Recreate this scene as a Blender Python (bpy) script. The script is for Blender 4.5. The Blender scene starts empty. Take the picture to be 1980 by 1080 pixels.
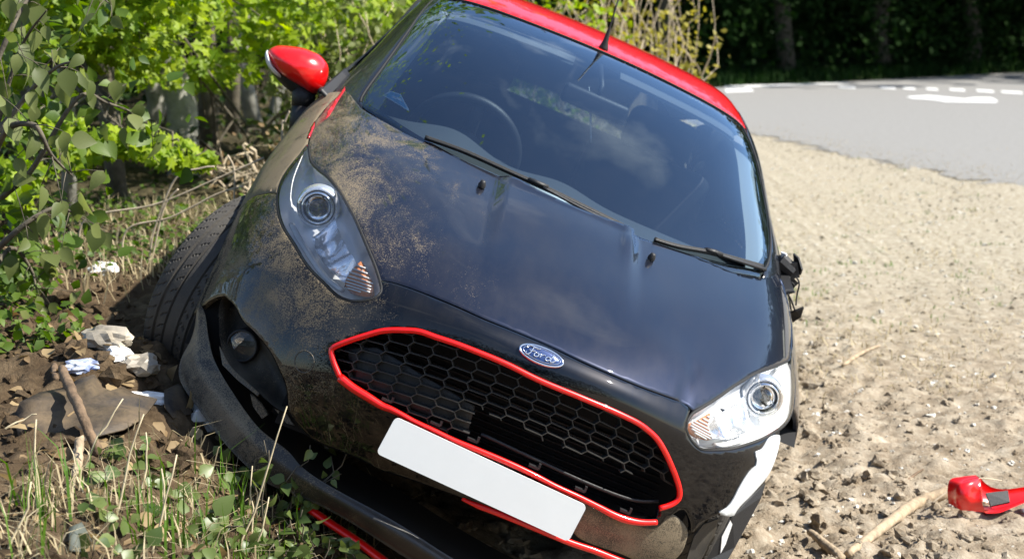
import bpy, math, random
import numpy as np
from mathutils import Vector, Matrix, geometry
random.seed(7); rng=np.random.default_rng(7)
sc=bpy.context.scene
# ------------------------------------------------ camera, sky, sun, exposure
PITCH=math.radians(9.5); FPX=3109.23; CAMZ=1.6
cam=bpy.data.cameras.new('camera'); camo=bpy.data.objects.new('camera',cam); sc.collection.objects.link(camo)
camo.location=(0,0,CAMZ); camo.rotation_euler=(math.pi/2-PITCH,0,0)
cam.sensor_fit='HORIZONTAL'; cam.sensor_width=36; cam.lens=36*FPX/1980; cam.clip_start=.05; cam.clip_end=1500
cam.dof.use_dof=True; cam.dof.focus_distance=3.95; cam.dof.aperture_fstop=5.0
sc.camera=camo
SUN=Vector((.70,-.12,.70)).normalized()
SUN_EL=math.asin(SUN.z); SUN_AZ=math.atan2(SUN.x,SUN.y)
w=bpy.data.worlds.new('World'); sc.world=w; w.use_nodes=True
nt=w.node_tree; bg=nt.nodes['Background']
sky=nt.nodes.new('ShaderNodeTexSky'); sky.sky_type='NISHITA'; sky.sun_disc=False
sky.sun_elevation=SUN_EL; sky.sun_rotation=SUN_AZ; sky.air_density=1.0; sky.dust_density=.6; sky.ozone_density=3.0
# thin fair-weather cloud, everywhere alike
tc=nt.nodes.new('ShaderNodeTexCoord'); cn=nt.nodes.new('ShaderNodeTexNoise'); cn.inputs['Scale'].default_value=2.6; cn.inputs['Detail'].default_value=7; cn.inputs['Roughness'].default_value=.6; cn.inputs['Distortion'].default_value=.5
cr=nt.nodes.new('ShaderNodeValToRGB'); cr.color_ramp.elements[0].position=.53; cr.color_ramp.elements[1].position=.68
cr.color_ramp.elements[1].color=(.5,.5,.5,1)
mx=nt.nodes.new('ShaderNodeMixRGB'); mx.inputs[2].default_value=(6.5,6.9,7.5,1)
nt.links.new(tc.outputs['Generated'],cn.inputs['Vector']); nt.links.new(cn.outputs[0],cr.inputs[0]); nt.links.new(cr.outputs[0],mx.inputs[0])
nt.links.new(sky.outputs[0],mx.inputs[1]); nt.links.new(mx.outputs[0],bg.inputs['Color']); bg.inputs['Strength'].default_value=.10
sl=bpy.data.lights.new('sun','SUN'); sl.energy=5.0; sl.angle=math.radians(.53); sl.color=(1,.95,.86)
so=bpy.data.objects.new('sun',sl); sc.collection.objects.link(so); so.rotation_euler=SUN.to_track_quat('Z','Y').to_euler(); so.location=(8,-2,10)
sc.view_settings.view_transform='Standard'; sc.view_settings.look='None'; sc.view_settings.exposure=1.05; sc.view_settings.gamma=1
sc.cycles.max_bounces=10; sc.cycles.transparent_max_bounces=24; sc.cycles.caustics_reflective=False; sc.cycles.caustics_refractive=False
# ------------------------------------------------ pixels to rays (world and car frame)
RW=np.array([[.02402208,.91893488,.39367707],[-.99965704,.02618764,-.00012927],[-.01042827,-.39353894,.9192488]])
TW=np.array([-.21893759,4.58985881,.15788125])
CAMP=np.array([0,0,CAMZ])
def wray(u,v):
    c,s=math.cos(PITCH),math.sin(PITCH); b=(v-540)/FPX
    return np.array([(u-990)/FPX,c-b*s,-s-b*c])
def at_y(u,v,Y): d=wray(u,v); return CAMP+d*(Y/d[1])
def at_z(u,v,z=0): d=wray(u,v); return CAMP+d*((z-CAMZ)/d[2])
CAMC=RW.T@(CAMP-TW)
def cray(u,v): return RW.T@wray(u,v)
def car_x(u,v,x): d=cray(u,v); return CAMC+d*((x-CAMC[0])/d[0])
def car_y(u,v,y): d=cray(u,v); return CAMC+d*((y-CAMC[1])/d[1])
# ------------------------------------------------ mesh helpers
COL=sc.collection
def obj(name,V,F,mat=None,parent=None,smooth=True,label=None,cat=None,group=None,kind=None):
    me=bpy.data.meshes.new(name)
    if isinstance(V,np.ndarray): V=V.tolist()
    if isinstance(F,np.ndarray): F=F.tolist()
    me.from_pydata(V,[],F); me.validate()
    if smooth and len(me.polygons): me.polygons.foreach_set('use_smooth',[True]*len(me.polygons))
    o=bpy.data.objects.new(name,me); COL.objects.link(o)
    if mat is not None: me.materials.append(mat)
    if parent: o.parent=parent
    return tag(o,label,cat,group,kind)
def tag(o,label=None,cat=None,group=None,kind=None):
    for k,x in (('label',label),('category',cat),('group',group),('kind',kind)):
        if x: o[k]=x
    return o
def empty(name,loc=(0,0,0),label=None,cat=None,group=None,parent=None):
    o=bpy.data.objects.new(name,None); COL.objects.link(o); o.location=loc; o.empty_display_size=.1
    if parent: o.parent=parent
    return tag(o,label,cat,group)
class MB:
    def __init__(s): s.V=[]; s.F=[]
    def add(s,V,F):
        n=len(s.V); s.V+=[tuple(map(float,p)) for p in V]; s.F+=[tuple(int(i)+n for i in f) for f in F]; return s
    def box(s,c,size,R=None):
        c=np.array(c,float); h=np.array(size,float)/2
        P=np.array([[x,y,z] for x in(-1,1) for y in(-1,1) for z in(-1,1)])*h
        if R is not None: P=P@np.array(R).T
        return s.add(P+c,[(0,1,3,2),(4,6,7,5),(0,4,5,1),(2,3,7,6),(0,2,6,4),(1,5,7,3)])
    def tube(s,P,r,n=8,closed=False,caps=True,flat=1.0,ref=None):
        P=np.array(P,float); m=len(P); r=np.broadcast_to(np.array(r,float),(m,))
        T=np.empty_like(P)
        for i in range(m):
            a=P[(i-1)%m] if (closed or i>0) else P[i]; b=P[(i+1)%m] if (closed or i<m-1) else P[i]
            T[i]=(b-a)/(np.linalg.norm(b-a)+1e-12)
        if ref is None:
            ref=np.array([0,0,1.]) if abs(T[0][2])<.9 else np.array([1.,0,0])
        N=np.cross(T[0],ref); N/=np.linalg.norm(N); V=[]
        for i in range(m):
            N=N-T[i]*np.dot(N,T[i]); N/=np.linalg.norm(N)+1e-12; B=np.cross(T[i],N)
            for k in range(n):
                a=2*math.pi*k/n; V.append(P[i]+r[i]*(math.cos(a)*N+flat*math.sin(a)*B))
        F=[]
        for i in range(m if closed else m-1):
            j=(i+1)%m
            for k in range(n): F.append((i*n+k,i*n+(k+1)%n,j*n+(k+1)%n,j*n+k))
        if caps and not closed: F+=[tuple(range(n))[::-1],tuple(range((m-1)*n,m*n))]
        return s.add(V,F)
    def lathe(s,prof,n=48,M=None):          # prof: (axial, radius); axis = local y
        V=[];F=[];m=len(prof)
        for i in range(n):
            a=2*math.pi*i/n
            for (h,r) in prof: V.append((r*math.cos(a),h,r*math.sin(a)))
        for i in range(n):
            j=(i+1)%n
            for k in range(m-1): F.append((i*m+k,j*m+k,j*m+k+1,i*m+k+1))
        V=np.array(V)
        if M is not None: V=V@np.array(M)[:3,:3].T+np.array(M)[:3,3]
        return s.add(V,F)
    def grid(s,G,flip=False,thick=0):       # G[i][j] points
        G=np.array(G,float); a,b=G.shape[:2]; F=[]
        for i in range(a-1):
            for j in range(b-1):
                f=(i*b+j,i*b+j+1,(i+1)*b+j+1,(i+1)*b+j); F.append(f[::-1] if flip else f)
        if thick:
            du=np.gradient(G,axis=1); dv=np.gradient(G,axis=0); n=np.cross(du,dv); n/=np.linalg.norm(n,axis=-1,keepdims=True)+1e-12
            G2=G+n*thick; k=a*b; F2=[tuple(x+k for x in f[::-1]) for f in F]
            ring=[(0,j) for j in range(b)]+[(i,b-1) for i in range(1,a)]+[(a-1,j) for j in range(b-2,-1,-1)]+[(i,0) for i in range(a-2,0,-1)]
            R=[i*b+j for i,j in ring]; E=[(R[i],R[(i+1)%len(R)],R[(i+1)%len(R)]+k,R[i]+k) for i in range(len(R))]
            return s.add(np.concatenate([G.reshape(-1,3),G2.reshape(-1,3)]),F+F2+E)
        return s.add(G.reshape(-1,3),F)
    def build(s,name,mat=None,parent=None,smooth=True,**k): return obj(name,s.V,s.F,mat,parent,smooth,**k)
def smooth_angle(o,deg=35):
    me=o.data; a=math.radians(deg)
    try: me.set_sharp_from_angle(angle=a)
    except Exception: pass
    return o
def spl(P,n=8,closed=False):                 # Catmull-Rom resample
    P=np.array(P,float); m=len(P); out=[]
    for i in range(m if closed else m-1):
        g=lambda k: P[k%m] if closed else P[min(max(k,0),m-1)]
        a,b,c,d=g(i-1),g(i),g(i+1),g(i+2)
        for t in np.linspace(0,1,n,endpoint=False):
            out.append(.5*((2*b)+(c-a)*t+(2*a-5*b+4*c-d)*t*t+(-a+3*b-3*c+d)*t**3))
    if not closed: out.append(P[-1])
    return np.array(out)
def inpoly(p,poly):
    x,y=p[...,0],p[...,1]; r=np.zeros(x.shape,bool); n=len(poly)
    for i in range(n):
        x1,y1=poly[i]; x2,y2=poly[(i+1)%n]
        c=((y1>y)!=(y2>y))&(x<(x2-x1)*(y-y1)/((y2-y1) if y2!=y1 else 1e-9)+x1); r^=c
    return r
# ------------------------------------------------ materials
def mat(name,col,rough=.6,metal=0,spec=.5,coat=0,coat_r=.05,trans=0,ior=1.45,bump=0,bscale=40,var=0,vscale=6,emis=None,vcol=None):
    m=bpy.data.materials.new(name); m.use_nodes=True; n=m.node_tree; b=n.nodes['Principled BSDF']
    b.inputs['Base Color'].default_value=(*col,1); b.inputs['Roughness'].default_value=rough; b.inputs['Metallic'].default_value=metal
    b.inputs['Specular IOR Level'].default_value=spec; b.inputs['Coat Weight'].default_value=coat; b.inputs['Coat Roughness'].default_value=coat_r
    b.inputs['Transmission Weight'].default_value=trans; b.inputs['IOR'].default_value=ior
    t=n.nodes.new('ShaderNodeTexCoord')
    if var:
        nz=n.nodes.new('ShaderNodeTexNoise'); nz.inputs['Scale'].default_value=vscale; nz.inputs['Detail'].default_value=8; nz.inputs['Roughness'].default_value=.65
        n.links.new(t.outputs['Object'],nz.inputs['Vector'])
        cr=n.nodes.new('ShaderNodeValToRGB'); cr.color_ramp.elements[0].position=.32; cr.color_ramp.elements[1].position=.68
        c2=vcol or tuple(min(1,c*(1+var)) for c in col); c1=tuple(c*(1-var) for c in col) if vcol is None else col
        cr.color_ramp.elements[0].color=(*c1,1); cr.color_ramp.elements[1].color=(*c2,1)
        n.links.new(nz.outputs[0],cr.inputs[0]); n.links.new(cr.outputs[0],b.inputs['Base Color'])
    if bump:
        nb=n.nodes.new('ShaderNodeTexNoise'); nb.inputs['Scale'].default_value=bscale; nb.inputs['Detail'].default_value=6
        n.links.new(t.outputs['Object'],nb.inputs['Vector']); bp=n.nodes.new('ShaderNodeBump'); bp.inputs['Strength'].default_value=bump; bp.inputs['Distance'].default_value=.01
        n.links.new(nb.outputs[0],bp.inputs['Height']); n.links.new(bp.outputs[0],b.inputs['Normal'])
    if emis: b.inputs['Emission Color'].default_value=(*emis,1); b.inputs['Emission Strength'].default_value=1
    return m
DUST=(.29,.235,.155)
def add_dust(m,y0,y1,amount=1.0,floor=0.0,streak=False,film=.9):
    """dried mud spatter: heavier where y runs from y0 to y1 (car frame), broken by noise"""
    n=m.node_tree; b=n.nodes['Principled BSDF']; L=n.links
    t=n.nodes.new('ShaderNodeTexCoord'); sp=n.nodes.new('ShaderNodeSeparateXYZ'); L.new(t.outputs['Object'],sp.inputs[0])
    mr=n.nodes.new('ShaderNodeMapRange'); mr.inputs[1].default_value=y0; mr.inputs[2].default_value=y1; mr.inputs[3].default_value=floor; mr.inputs[4].default_value=amount
    L.new(sp.outputs['Y'],mr.inputs[0])
    mp=n.nodes.new('ShaderNodeMapping'); mp.inputs['Scale'].default_value=(.55 if streak else 1,1,1); mp.inputs['Rotation'].default_value=(0,0,.6 if streak else 0)
    L.new(t.outputs['Object'],mp.inputs[0])
    n1=n.nodes.new('ShaderNodeTexNoise'); n1.inputs['Scale'].default_value=7; n1.inputs['Detail'].default_value=9; n1.inputs['Roughness'].default_value=.72; n1.inputs['Distortion'].default_value=.6
    L.new(mp.outputs[0],n1.inputs['Vector'])
    n2=n.nodes.new('ShaderNodeTexNoise'); n2.inputs['Scale'].default_value=300; n2.inputs['Detail'].default_value=4; n2.inputs['Roughness'].default_value=.7; L.new(t.outputs['Object'],n2.inputs['Vector'])
    def math_(op,a,c,clamp=False):
        k=n.nodes.new('ShaderNodeMath'); k.operation=op; k.use_clamp=clamp
        for i,x in enumerate((a,c)):
            if isinstance(x,(int,float)): k.inputs[i].default_value=x
            else: L.new(x,k.inputs[i])
        return k.outputs[0]
    base=math_('ADD',mr.outputs[0],math_('MULTIPLY',math_('SUBTRACT',n1.outputs[0],.5),1.7))
    base=math_('ADD',base,math_('MULTIPLY',math_('SUBTRACT',n2.outputs[0],.5),1.9))
    r=n.nodes.new('ShaderNodeMapRange'); r.interpolation_type='SMOOTHSTEP'; r.inputs[1].default_value=.42; r.inputs[2].default_value=.85; r.inputs[4].default_value=.85
    L.new(base,r.inputs[0]); f=r.outputs[0]
    # thin continuous film with drag streaks along the car
    ms=n.nodes.new('ShaderNodeMapping'); ms.inputs['Scale'].default_value=(1.6,4.5,3); ms.inputs['Rotation'].default_value=(0,0,.35); L.new(t.outputs['Object'],ms.inputs[0])
    n3=n.nodes.new('ShaderNodeTexNoise'); n3.inputs['Scale'].default_value=2.2; n3.inputs['Detail'].default_value=8; n3.inputs['Roughness'].default_value=.65; L.new(ms.outputs[0],n3.inputs['Vector'])
    fl=math_('MULTIPLY',math_('MULTIPLY',math_('SUBTRACT',n3.outputs[0],.36,True),math_('ADD',mr.outputs[0],.75,True),True),film)
    f=math_('MAXIMUM',f,fl)
    mix=n.nodes.new('ShaderNodeMixRGB'); 
    prev=b.inputs['Base Color']
    if prev.is_linked: L.new(prev.links[0].from_socket,mix.inputs[1])
    else: mix.inputs[1].default_value=prev.default_value[:]
    mix.inputs[2].default_value=(*DUST,1); L.new(f,mix.inputs[0]); L.new(mix.outputs[0],b.inputs['Base Color'])
    ro=b.inputs['Roughness'].default_value; rr=n.nodes.new('ShaderNodeMapRange'); rr.inputs[3].default_value=ro; rr.inputs[4].default_value=.95; L.new(f,rr.inputs[0]); L.new(rr.outputs[0],b.inputs['Roughness'])
    cw=b.inputs['Coat Weight'].default_value
    if cw>0: q=n.nodes.new('ShaderNodeMapRange'); q.inputs[3].default_value=cw; q.inputs[4].default_value=0; L.new(f,q.inputs[0]); L.new(q.outputs[0],b.inputs['Coat Weight'])
    bp=n.nodes.new('ShaderNodeBump'); bp.inputs['Strength'].default_value=.35; bp.inputs['Distance'].default_value=.002; L.new(f,bp.inputs['Height']); L.new(bp.outputs[0],b.inputs['Normal'])
    return m
def glassy(name,tint=(1,1,1),ior=1.5,rough=.0,dust=0,boost=1.0,gcol=(1,1,1)):
    m=bpy.data.materials.new(name); m.use_nodes=True; n=m.node_tree; n.nodes.clear(); L=n.links
    o=n.nodes.new('ShaderNodeOutputMaterial'); tr=n.nodes.new('ShaderNodeBsdfTransparent'); tr.inputs[0].default_value=(*tint,1)
    gl=n.nodes.new('ShaderNodeBsdfGlossy'); gl.inputs['Roughness'].default_value=rough; gl.inputs['Color'].default_value=(*gcol,1); fr=n.nodes.new('ShaderNodeFresnel'); fr.inputs[0].default_value=ior
    mx=n.nodes.new('ShaderNodeMixShader'); ml=n.nodes.new('ShaderNodeMath'); ml.operation='MULTIPLY'; ml.use_clamp=True; ml.inputs[1].default_value=boost
    L.new(fr.outputs[0],ml.inputs[0]); L.new(ml.outputs[0],mx.inputs[0]); L.new(tr.outputs[0],mx.inputs[1]); L.new(gl.outputs[0],mx.inputs[2])
    last=mx.outputs[0]
    if dust:
        t=n.nodes.new('ShaderNodeTexCoord'); nz=n.nodes.new('ShaderNodeTexNoise'); nz.inputs['Scale'].default_value=14; nz.inputs['Detail'].default_value=10; nz.inputs['Roughness'].default_value=.75
        L.new(t.outputs['Object'],nz.inputs['Vector']); r=n.nodes.new('ShaderNodeMapRange'); r.inputs[1].default_value=.45; r.inputs[2].default_value=.85; r.inputs[3].default_value=dust*.25; r.inputs[4].default_value=dust; L.new(nz.outputs[0],r.inputs[0])
        df=n.nodes.new('ShaderNodeBsdfDiffuse'); df.inputs[0].default_value=(.45,.42,.36,1); m2=n.nodes.new('ShaderNodeMixShader'); L.new(r.outputs[0],m2.inputs[0]); L.new(last,m2.inputs[1]); L.new(df.outputs[0],m2.inputs[2]); last=m2.outputs[0]
    L.new(last,o.inputs[0]); return m
def leafmat(name,c1,c2,trans=.45,rough=.5,spec=.35):
    m=bpy.data.materials.new(name); m.use_nodes=True; n=m.node_tree; b=n.nodes['Principled BSDF']; L=n.links; o=n.nodes['Material Output']
    g=n.nodes.new('ShaderNodeNewGeometry'); cr=n.nodes.new('ShaderNodeValToRGB'); cr.color_ramp.elements[0].color=(*c1,1); cr.color_ramp.elements[1].color=(*c2,1)
    oi=n.nodes.new('ShaderNodeObjectInfo'); ad=n.nodes.new('ShaderNodeMath'); ad.operation='ADD'; L.new(g.outputs['Random Per Island'],ad.inputs[0]); L.new(oi.outputs['Random'],ad.inputs[1])
    fr=n.nodes.new('ShaderNodeMath'); fr.operation='FRACT'; L.new(ad.outputs[0],fr.inputs[0]); L.new(fr.outputs[0],cr.inputs[0]); L.new(cr.outputs[0],b.inputs['Base Color'])
    b.inputs['Roughness'].default_value=rough; b.inputs['Specular IOR Level'].default_value=spec
    t=n.nodes.new('ShaderNodeBsdfTranslucent'); hs=n.nodes.new('ShaderNodeHueSaturation'); hs.inputs['Saturation'].default_value=1.15; hs.inputs['Value'].default_value=1.5; L.new(cr.outputs[0],hs.inputs['Color']); L.new(hs.outputs[0],t.inputs[0])
    mx=n.nodes.new('ShaderNodeMixShader'); mx.inputs[0].default_value=trans; L.new(b.outputs[0],mx.inputs[1]); L.new(t.outputs[0],mx.inputs[2]); L.new(mx.outputs[0],o.inputs[0]); return m
M={}
M['paint']=add_dust(mat('black_paint',(.011,.015,.031),.40,metal=.75,coat=1,coat_r=.02,spec=.12),.38,-.80,.70,-.42,streak=True,film=.26)
M['wing']=add_dust(mat('black_paint_dusty_wing',(.012,.017,.03),.42,metal=.7,coat=1,coat_r=.04,spec=.1),-.60,-.76,.92,.1)
M['bumper']=add_dust(mat('black_paint_shaded_spattered',(.003,.004,.007),.42,metal=.75,coat=1,coat_r=.02,spec=.1),-.10,-.55,.58,-.42,film=.22)  # same paint as the bonnet, the front's shade put into a darker base
M['mudpanel']=add_dust(mat('muddy_panel',(.012,.012,.013),.4,coat=.3),-.5,.5,.62,.5,streak=True,film=2.2)
M['red']=mat('red_paint',(.82,.004,.004),.3,coat=1,coat_r=.03)
M['redtrim']=mat('red_trim',(.80,.006,.004),.35,coat=.6,coat_r=.08,var=.12,vscale=30)
M['blackgloss']=mat('gloss_black_pillar',(.008,.009,.012),.25,coat=.6)
M['plastic']=mat('black_plastic',(.016,.016,.017),.5,bump=.15,bscale=300)
M['dark']=mat('dark_inner',(.006,.006,.007),.85)
M['dusty']=add_dust(mat('dusty_plastic',(.025,.025,.025),.36,spec=.6),-.1,-.7,.66,.22,film=.4)
M['rubber']=mat('rubber_seal',(.012,.012,.012),.7)
M['tyre']=mat('tyre_rubber',(.032,.030,.028),.75,bump=.2,bscale=160,var=.9,vscale=9,vcol=(.06,.054,.045))
M['alloy']=mat('wheel_alloy',(.05,.05,.055),.35,metal=.7)
M['chrome']=mat('chrome',(.85,.86,.88),.08,metal=1)
M['silver']=mat('silver_reflector',(.88,.89,.90),.2,metal=.8,bump=.5,bscale=35)
M['satin']=mat('satin_silver_plastic',(.92,.93,.94),.3,metal=.35)
M['lens']=glassy('headlamp_lens',(.97,.98,.99),1.5,.01,dust=.03)
M['lensdusty']=glassy('headlamp_lens_dusty',(.97,.98,.99),1.5,.01,dust=.05)
M['ball']=mat('projector_glass',(.9,.93,.95),.02,trans=1,ior=1.5)
M['amber']=mat('amber_indicator',(.52,.20,.08),.25,coat=.6)
M['clearwhite']=mat('clear_ribbed',(.75,.74,.72),.2,coat=.5)
M['glass']=glassy('windscreen_glass',(.72,.83,.89),1.52,.0,dust=.008,boost=2.3,gcol=(.72,.87,1))
M['sideglass']=glassy('side_glass',(.26,.30,.30),1.5,.0,dust=.05)
M['frit']=mat('black_frit',(.012,.012,.014),.25,coat=.5)
M['plate']=mat('white_plate',(.74,.765,.765),.45,var=.03,vscale=5)
M['badgeblue']=mat('badge_blue',(.012,.035,.13),.25,coat=1,metal=.3)
M['white']=mat('torn_white_plastic',(.52,.54,.54),.4,var=.2,vscale=14)
M['dash']=mat('dashboard',(.045,.05,.055),.6,bump=.2,bscale=200)
M['seat']=mat('seat_cloth',(.02,.021,.024),.9)
M['liner']=mat('light_headliner',(.30,.31,.31),.9)
M['sticker']=mat('sticker_blue',(.10,.42,.66),.5,var=.4,vscale=50)
M['stickerw']=mat('sticker_white',(.8,.85,.85),.5)
M['decal']=mat('red_decal',(.5,.01,.02),.4,coat=.5)
M['soilplastic']=add_dust(mat('fragment_plastic',(.03,.03,.032),.45),-.3,.3,.85,.45)
# ------------------------------------------------ body surfaces (car frame: x forward, y left, z up, metres)
# ---- smooth spline surface through a grid of points (half grid, mirrored) ----
def _coef(P):
    n=P.shape[0]; A=np.zeros((n+2,n+2)); B=np.zeros((n+2,)+P.shape[1:])
    for i in range(n): A[i,i:i+3]=(1/6,4/6,1/6); B[i]=P[i]
    A[n,0:3]=(1,-2,1); A[n+1,n-1:n+2]=(1,-2,1)
    return np.linalg.solve(A,B.reshape(n+2,-1)).reshape((n+2,)+P.shape[1:])
def _basis(t):
    return np.stack([(1-t)**3/6,(3*t**3-6*t*t+4)/6,(-3*t**3+3*t*t+3*t+1)/6,t**3/6],-1)
class Surf:
    def __init__(s,rows,sg=1,wid=None):            # rows[v][u] half grid u=0..N (y>=0)
        H=np.array(rows,float); s.sg=sg
        if wid is not None: H[:,:,1]*=np.array(wid)[:,None]
        M=H[:,:0:-1]*np.array([1,-1,1])
        G=np.concatenate([M,H],1); s.N=H.shape[1]-1; s.V=H.shape[0]-1
        C=_coef(G); s.C=np.swapaxes(_coef(np.swapaxes(C,0,1)),0,1)
    def __call__(s,u,v):
        u=np.atleast_1d(np.asarray(u,float)); v=np.atleast_1d(np.asarray(v,float))
        a=u+s.N; i=np.clip(np.floor(a).astype(int),0,2*s.N-1); j=np.clip(np.floor(v).astype(int),0,s.V-1)
        bu=_basis(a-i); bv=_basis(v-j); r=np.zeros(u.shape+(3,))
        for p in range(4):
            for q in range(4): r+=(bv[...,p]*bu[...,q])[...,None]*s.C[j+p,i+q]
        return r
    def nrm(s,u,v,h=1e-3):
        u=np.atleast_1d(np.asarray(u,float)); v=np.atleast_1d(np.asarray(v,float))
        du=s(u+h,v)-s(u-h,v); dv=s(u,v+h)-s(u,v-h); n=np.cross(dv,du)*s.sg
        return n/(np.linalg.norm(n,axis=-1,keepdims=True)+1e-12)
FRONT=Surf([
 [(.02,0,.972),(.01,.2,.968),(-.045,.4,.972),(-.15,.57,.985),(-.235,.66,.995),(-.33,.735,.985),(-.40,.79,.945),(-.44,.832,.86),(-.45,.855,.73),(-.45,.861,.56),(-.45,.855,.36),(-.45,.845,.22)],
 [(.22,0,.920),(.21,.2,.918),(.175,.4,.918),(.11,.57,.922),(.05,.66,.918),(-.02,.735,.893),(-.08,.79,.855),(-.12,.83,.795),(-.14,.852,.74),(-.15,.858,.69),(-.155,.858,.65),(-.16,.857,.615)],
 [(.44,0,.858),(.43,.2,.855),(.40,.4,.85),(.345,.57,.838),(.30,.66,.818),(.245,.735,.785),(.20,.785,.748),(.175,.82,.70),(.165,.838,.66),(.16,.846,.635),(.157,.85,.62),(.155,.853,.61)],
 [(.63,0,.790),(.62,.2,.787),(.585,.4,.775),(.53,.57,.752),(.475,.66,.725),(.42,.735,.685),(.375,.78,.648),(.34,.81,.60),(.318,.828,.56),(.30,.838,.53),(.288,.843,.51),(.28,.846,.50)],
 [(.775,0,.718),(.765,.2,.713),(.715,.4,.693),(.645,.57,.662),(.585,.66,.63),(.515,.735,.585),(.455,.78,.545),(.41,.808,.505),(.375,.825,.465),(.345,.836,.43),(.328,.842,.405),(.318,.845,.39)],
 [(.823,0,.672),(.811,.2,.666),(.760,.4,.64),(.682,.57,.60),(.615,.66,.56),(.54,.735,.51),(.475,.78,.47),(.425,.808,.43),(.388,.825,.39),(.36,.836,.36),(.343,.842,.34),(.335,.845,.33)],
 [(.835,0,.612),(.82,.2,.604),(.775,.4,.575),(.70,.57,.53),(.635,.66,.488),(.56,.732,.438),(.49,.777,.398),(.437,.805,.365),(.40,.822,.335),(.37,.834,.31),(.352,.84,.295),(.345,.843,.285)],
 [(.845,0,.51),(.83,.2,.50),(.785,.4,.472),(.71,.57,.43),(.645,.655,.395),(.565,.725,.355),(.495,.77,.325),(.44,.798,.30),(.403,.815,.28),(.373,.828,.26),(.357,.835,.25),(.35,.838,.24)],
 [(.835,0,.38),(.82,.2,.372),(.775,.4,.352),(.70,.565,.322),(.635,.645,.30),(.555,.715,.272),(.49,.758,.252),(.437,.787,.236),(.40,.805,.222),(.372,.819,.21),(.358,.827,.203),(.352,.83,.198)],
 [(.80,0,.25),(.785,.2,.246),(.74,.395,.236),(.67,.55,.222),(.605,.63,.212),(.53,.70,.20),(.47,.742,.192),(.42,.77,.185),(.39,.79,.178),(.367,.805,.172),(.355,.813,.168),(.35,.818,.165)],
])
GREEN=Surf([
 [(.06,0,.94),(.04,.25,.94),(-.06,.47,.952),(-.155,.60,.968),(-.235,.685,.972),(-.30,.735,.965),(-.33,.765,.94)],
 [(-.20,0,1.085),(-.215,.24,1.083),(-.285,.445,1.085),(-.36,.57,1.085),(-.43,.645,1.075),(-.49,.69,1.055),(-.52,.715,1.02)],
 [(-.47,0,1.225),(-.48,.225,1.222),(-.53,.42,1.215),(-.585,.53,1.20),(-.64,.597,1.18),(-.69,.638,1.15),(-.72,.66,1.115)],
 [(-.75,0,1.345),(-.755,.215,1.34),(-.785,.40,1.328),(-.82,.50,1.31),(-.86,.558,1.285),(-.90,.593,1.255),(-.93,.613,1.22)],
 [(-1.02,0,1.42),(-1.02,.205,1.415),(-1.035,.38,1.402),(-1.055,.475,1.383),(-1.08,.53,1.358),(-1.11,.563,1.33),(-1.13,.583,1.295)],
 [(-1.35,0,1.467),(-1.35,.20,1.463),(-1.355,.375,1.452),(-1.36,.47,1.435),(-1.37,.525,1.40),(-1.38,.557,1.37),(-1.39,.577,1.335)],
 [(-1.8,0,1.468),(-1.8,.20,1.464),(-1.8,.375,1.45),(-1.8,.47,1.43),(-1.8,.525,1.402),(-1.8,.557,1.37),(-1.8,.577,1.335)],
 [(-2.3,0,1.44),(-2.3,.20,1.435),(-2.3,.37,1.42),(-2.3,.46,1.40),(-2.3,.515,1.37),(-2.3,.547,1.34),(-2.3,.567,1.305)],
 [(-2.78,0,1.375),(-2.78,.19,1.37),(-2.76,.35,1.355),(-2.74,.435,1.335),(-2.72,.485,1.31),(-2.7,.515,1.28),(-2.69,.535,1.245)],
],-1,(1.0,1.045,1.082,1.105,1.11,1.105,1.1,1.09,1.08))
# outlines on those surfaces (column, row)
F_hlR=[(-5.21,1.37),(-4.77,1.7),(-4.38,1.87),(-3.9,2.03),(-3.46,2.23),(-3.16,2.43),(-2.87,2.71),(-2.66,2.99),(-2.41,3.4),(-2.25,3.71),(-2.13,4.03),(-2.07,4.33),(-2.1,4.65),(-2.2,4.94),(-2.35,5.12),(-2.5,5.12),(-2.63,5.01),(-2.97,4.53),(-3.66,3.89),(-4.51,3.3),(-5.04,2.85),(-5.46,2.44),(-5.62,2.11),(-5.53,1.83),(-5.33,1.58)]
F_hlL=[(2.04,4.6),(2.07,4.19),(2.17,3.9),(2.44,3.4),(2.76,2.91),(3.25,2.44),(4.12,2.02),(5.0,1.9),(5.21,1.37),(5.46,2.44),(5.67,2.23),(5.29,2.6),(4.84,2.97),(4.08,3.51),(3.26,4.07),(2.74,4.77),(2.53,5.08),(2.35,5.29),(2.17,5.16),(2.07,4.89)]
F_bon_rear=[(-4.73,-0.06),(-4.24,0.14),(-3.75,0.26),(-3.02,0.21),(-2.44,0.16),(-1.83,0.03),(-1.01,-0.01),(-0.37,0.15),(0.22,0.17),(0.96,0.03),(1.41,0.03),(2.03,0.05),(2.75,0.21),(3.59,0.22)]
F_seamR=[(-5.21,1.37),(-5.41,1.08),(-5.47,0.79),(-5.37,0.44),(-5.14,0.11),(-4.74,-0.07)]
F_shut=[(-2.13,4.01),(-1.97,3.95),(-1.64,3.95),(-1.15,4.0),(-0.81,4.06),(-0.44,4.07),(0.04,4.09),(0.6,4.16),(1.2,4.12),(1.6,4.03),(1.9,3.96),(2.05,4.02)]
F_bseamR=[(-5.46,2.44),(-6.37,2.3),(-7.48,2.08),(-10.97,1.86),(-11.0,2.06)]
F_grille=[(-2.36,6.66),(-2.28,6.5),(-2.04,6.15),(-1.85,5.87),(-1.63,5.67),(-1.45,5.55),(-1.25,5.56),(-1.03,5.55),(-0.8,5.56),(-0.37,5.59),(0.1,5.69),(0.61,5.67),(0.84,5.65),(0.98,5.63),(1.23,5.61),(1.41,5.61),(1.56,5.67),(1.71,5.78),(1.86,5.98),(2.03,6.24),(2.23,6.55),(2.31,6.74),(2.31,6.88),(2.24,7.05),(2.12,7.22)]
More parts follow.
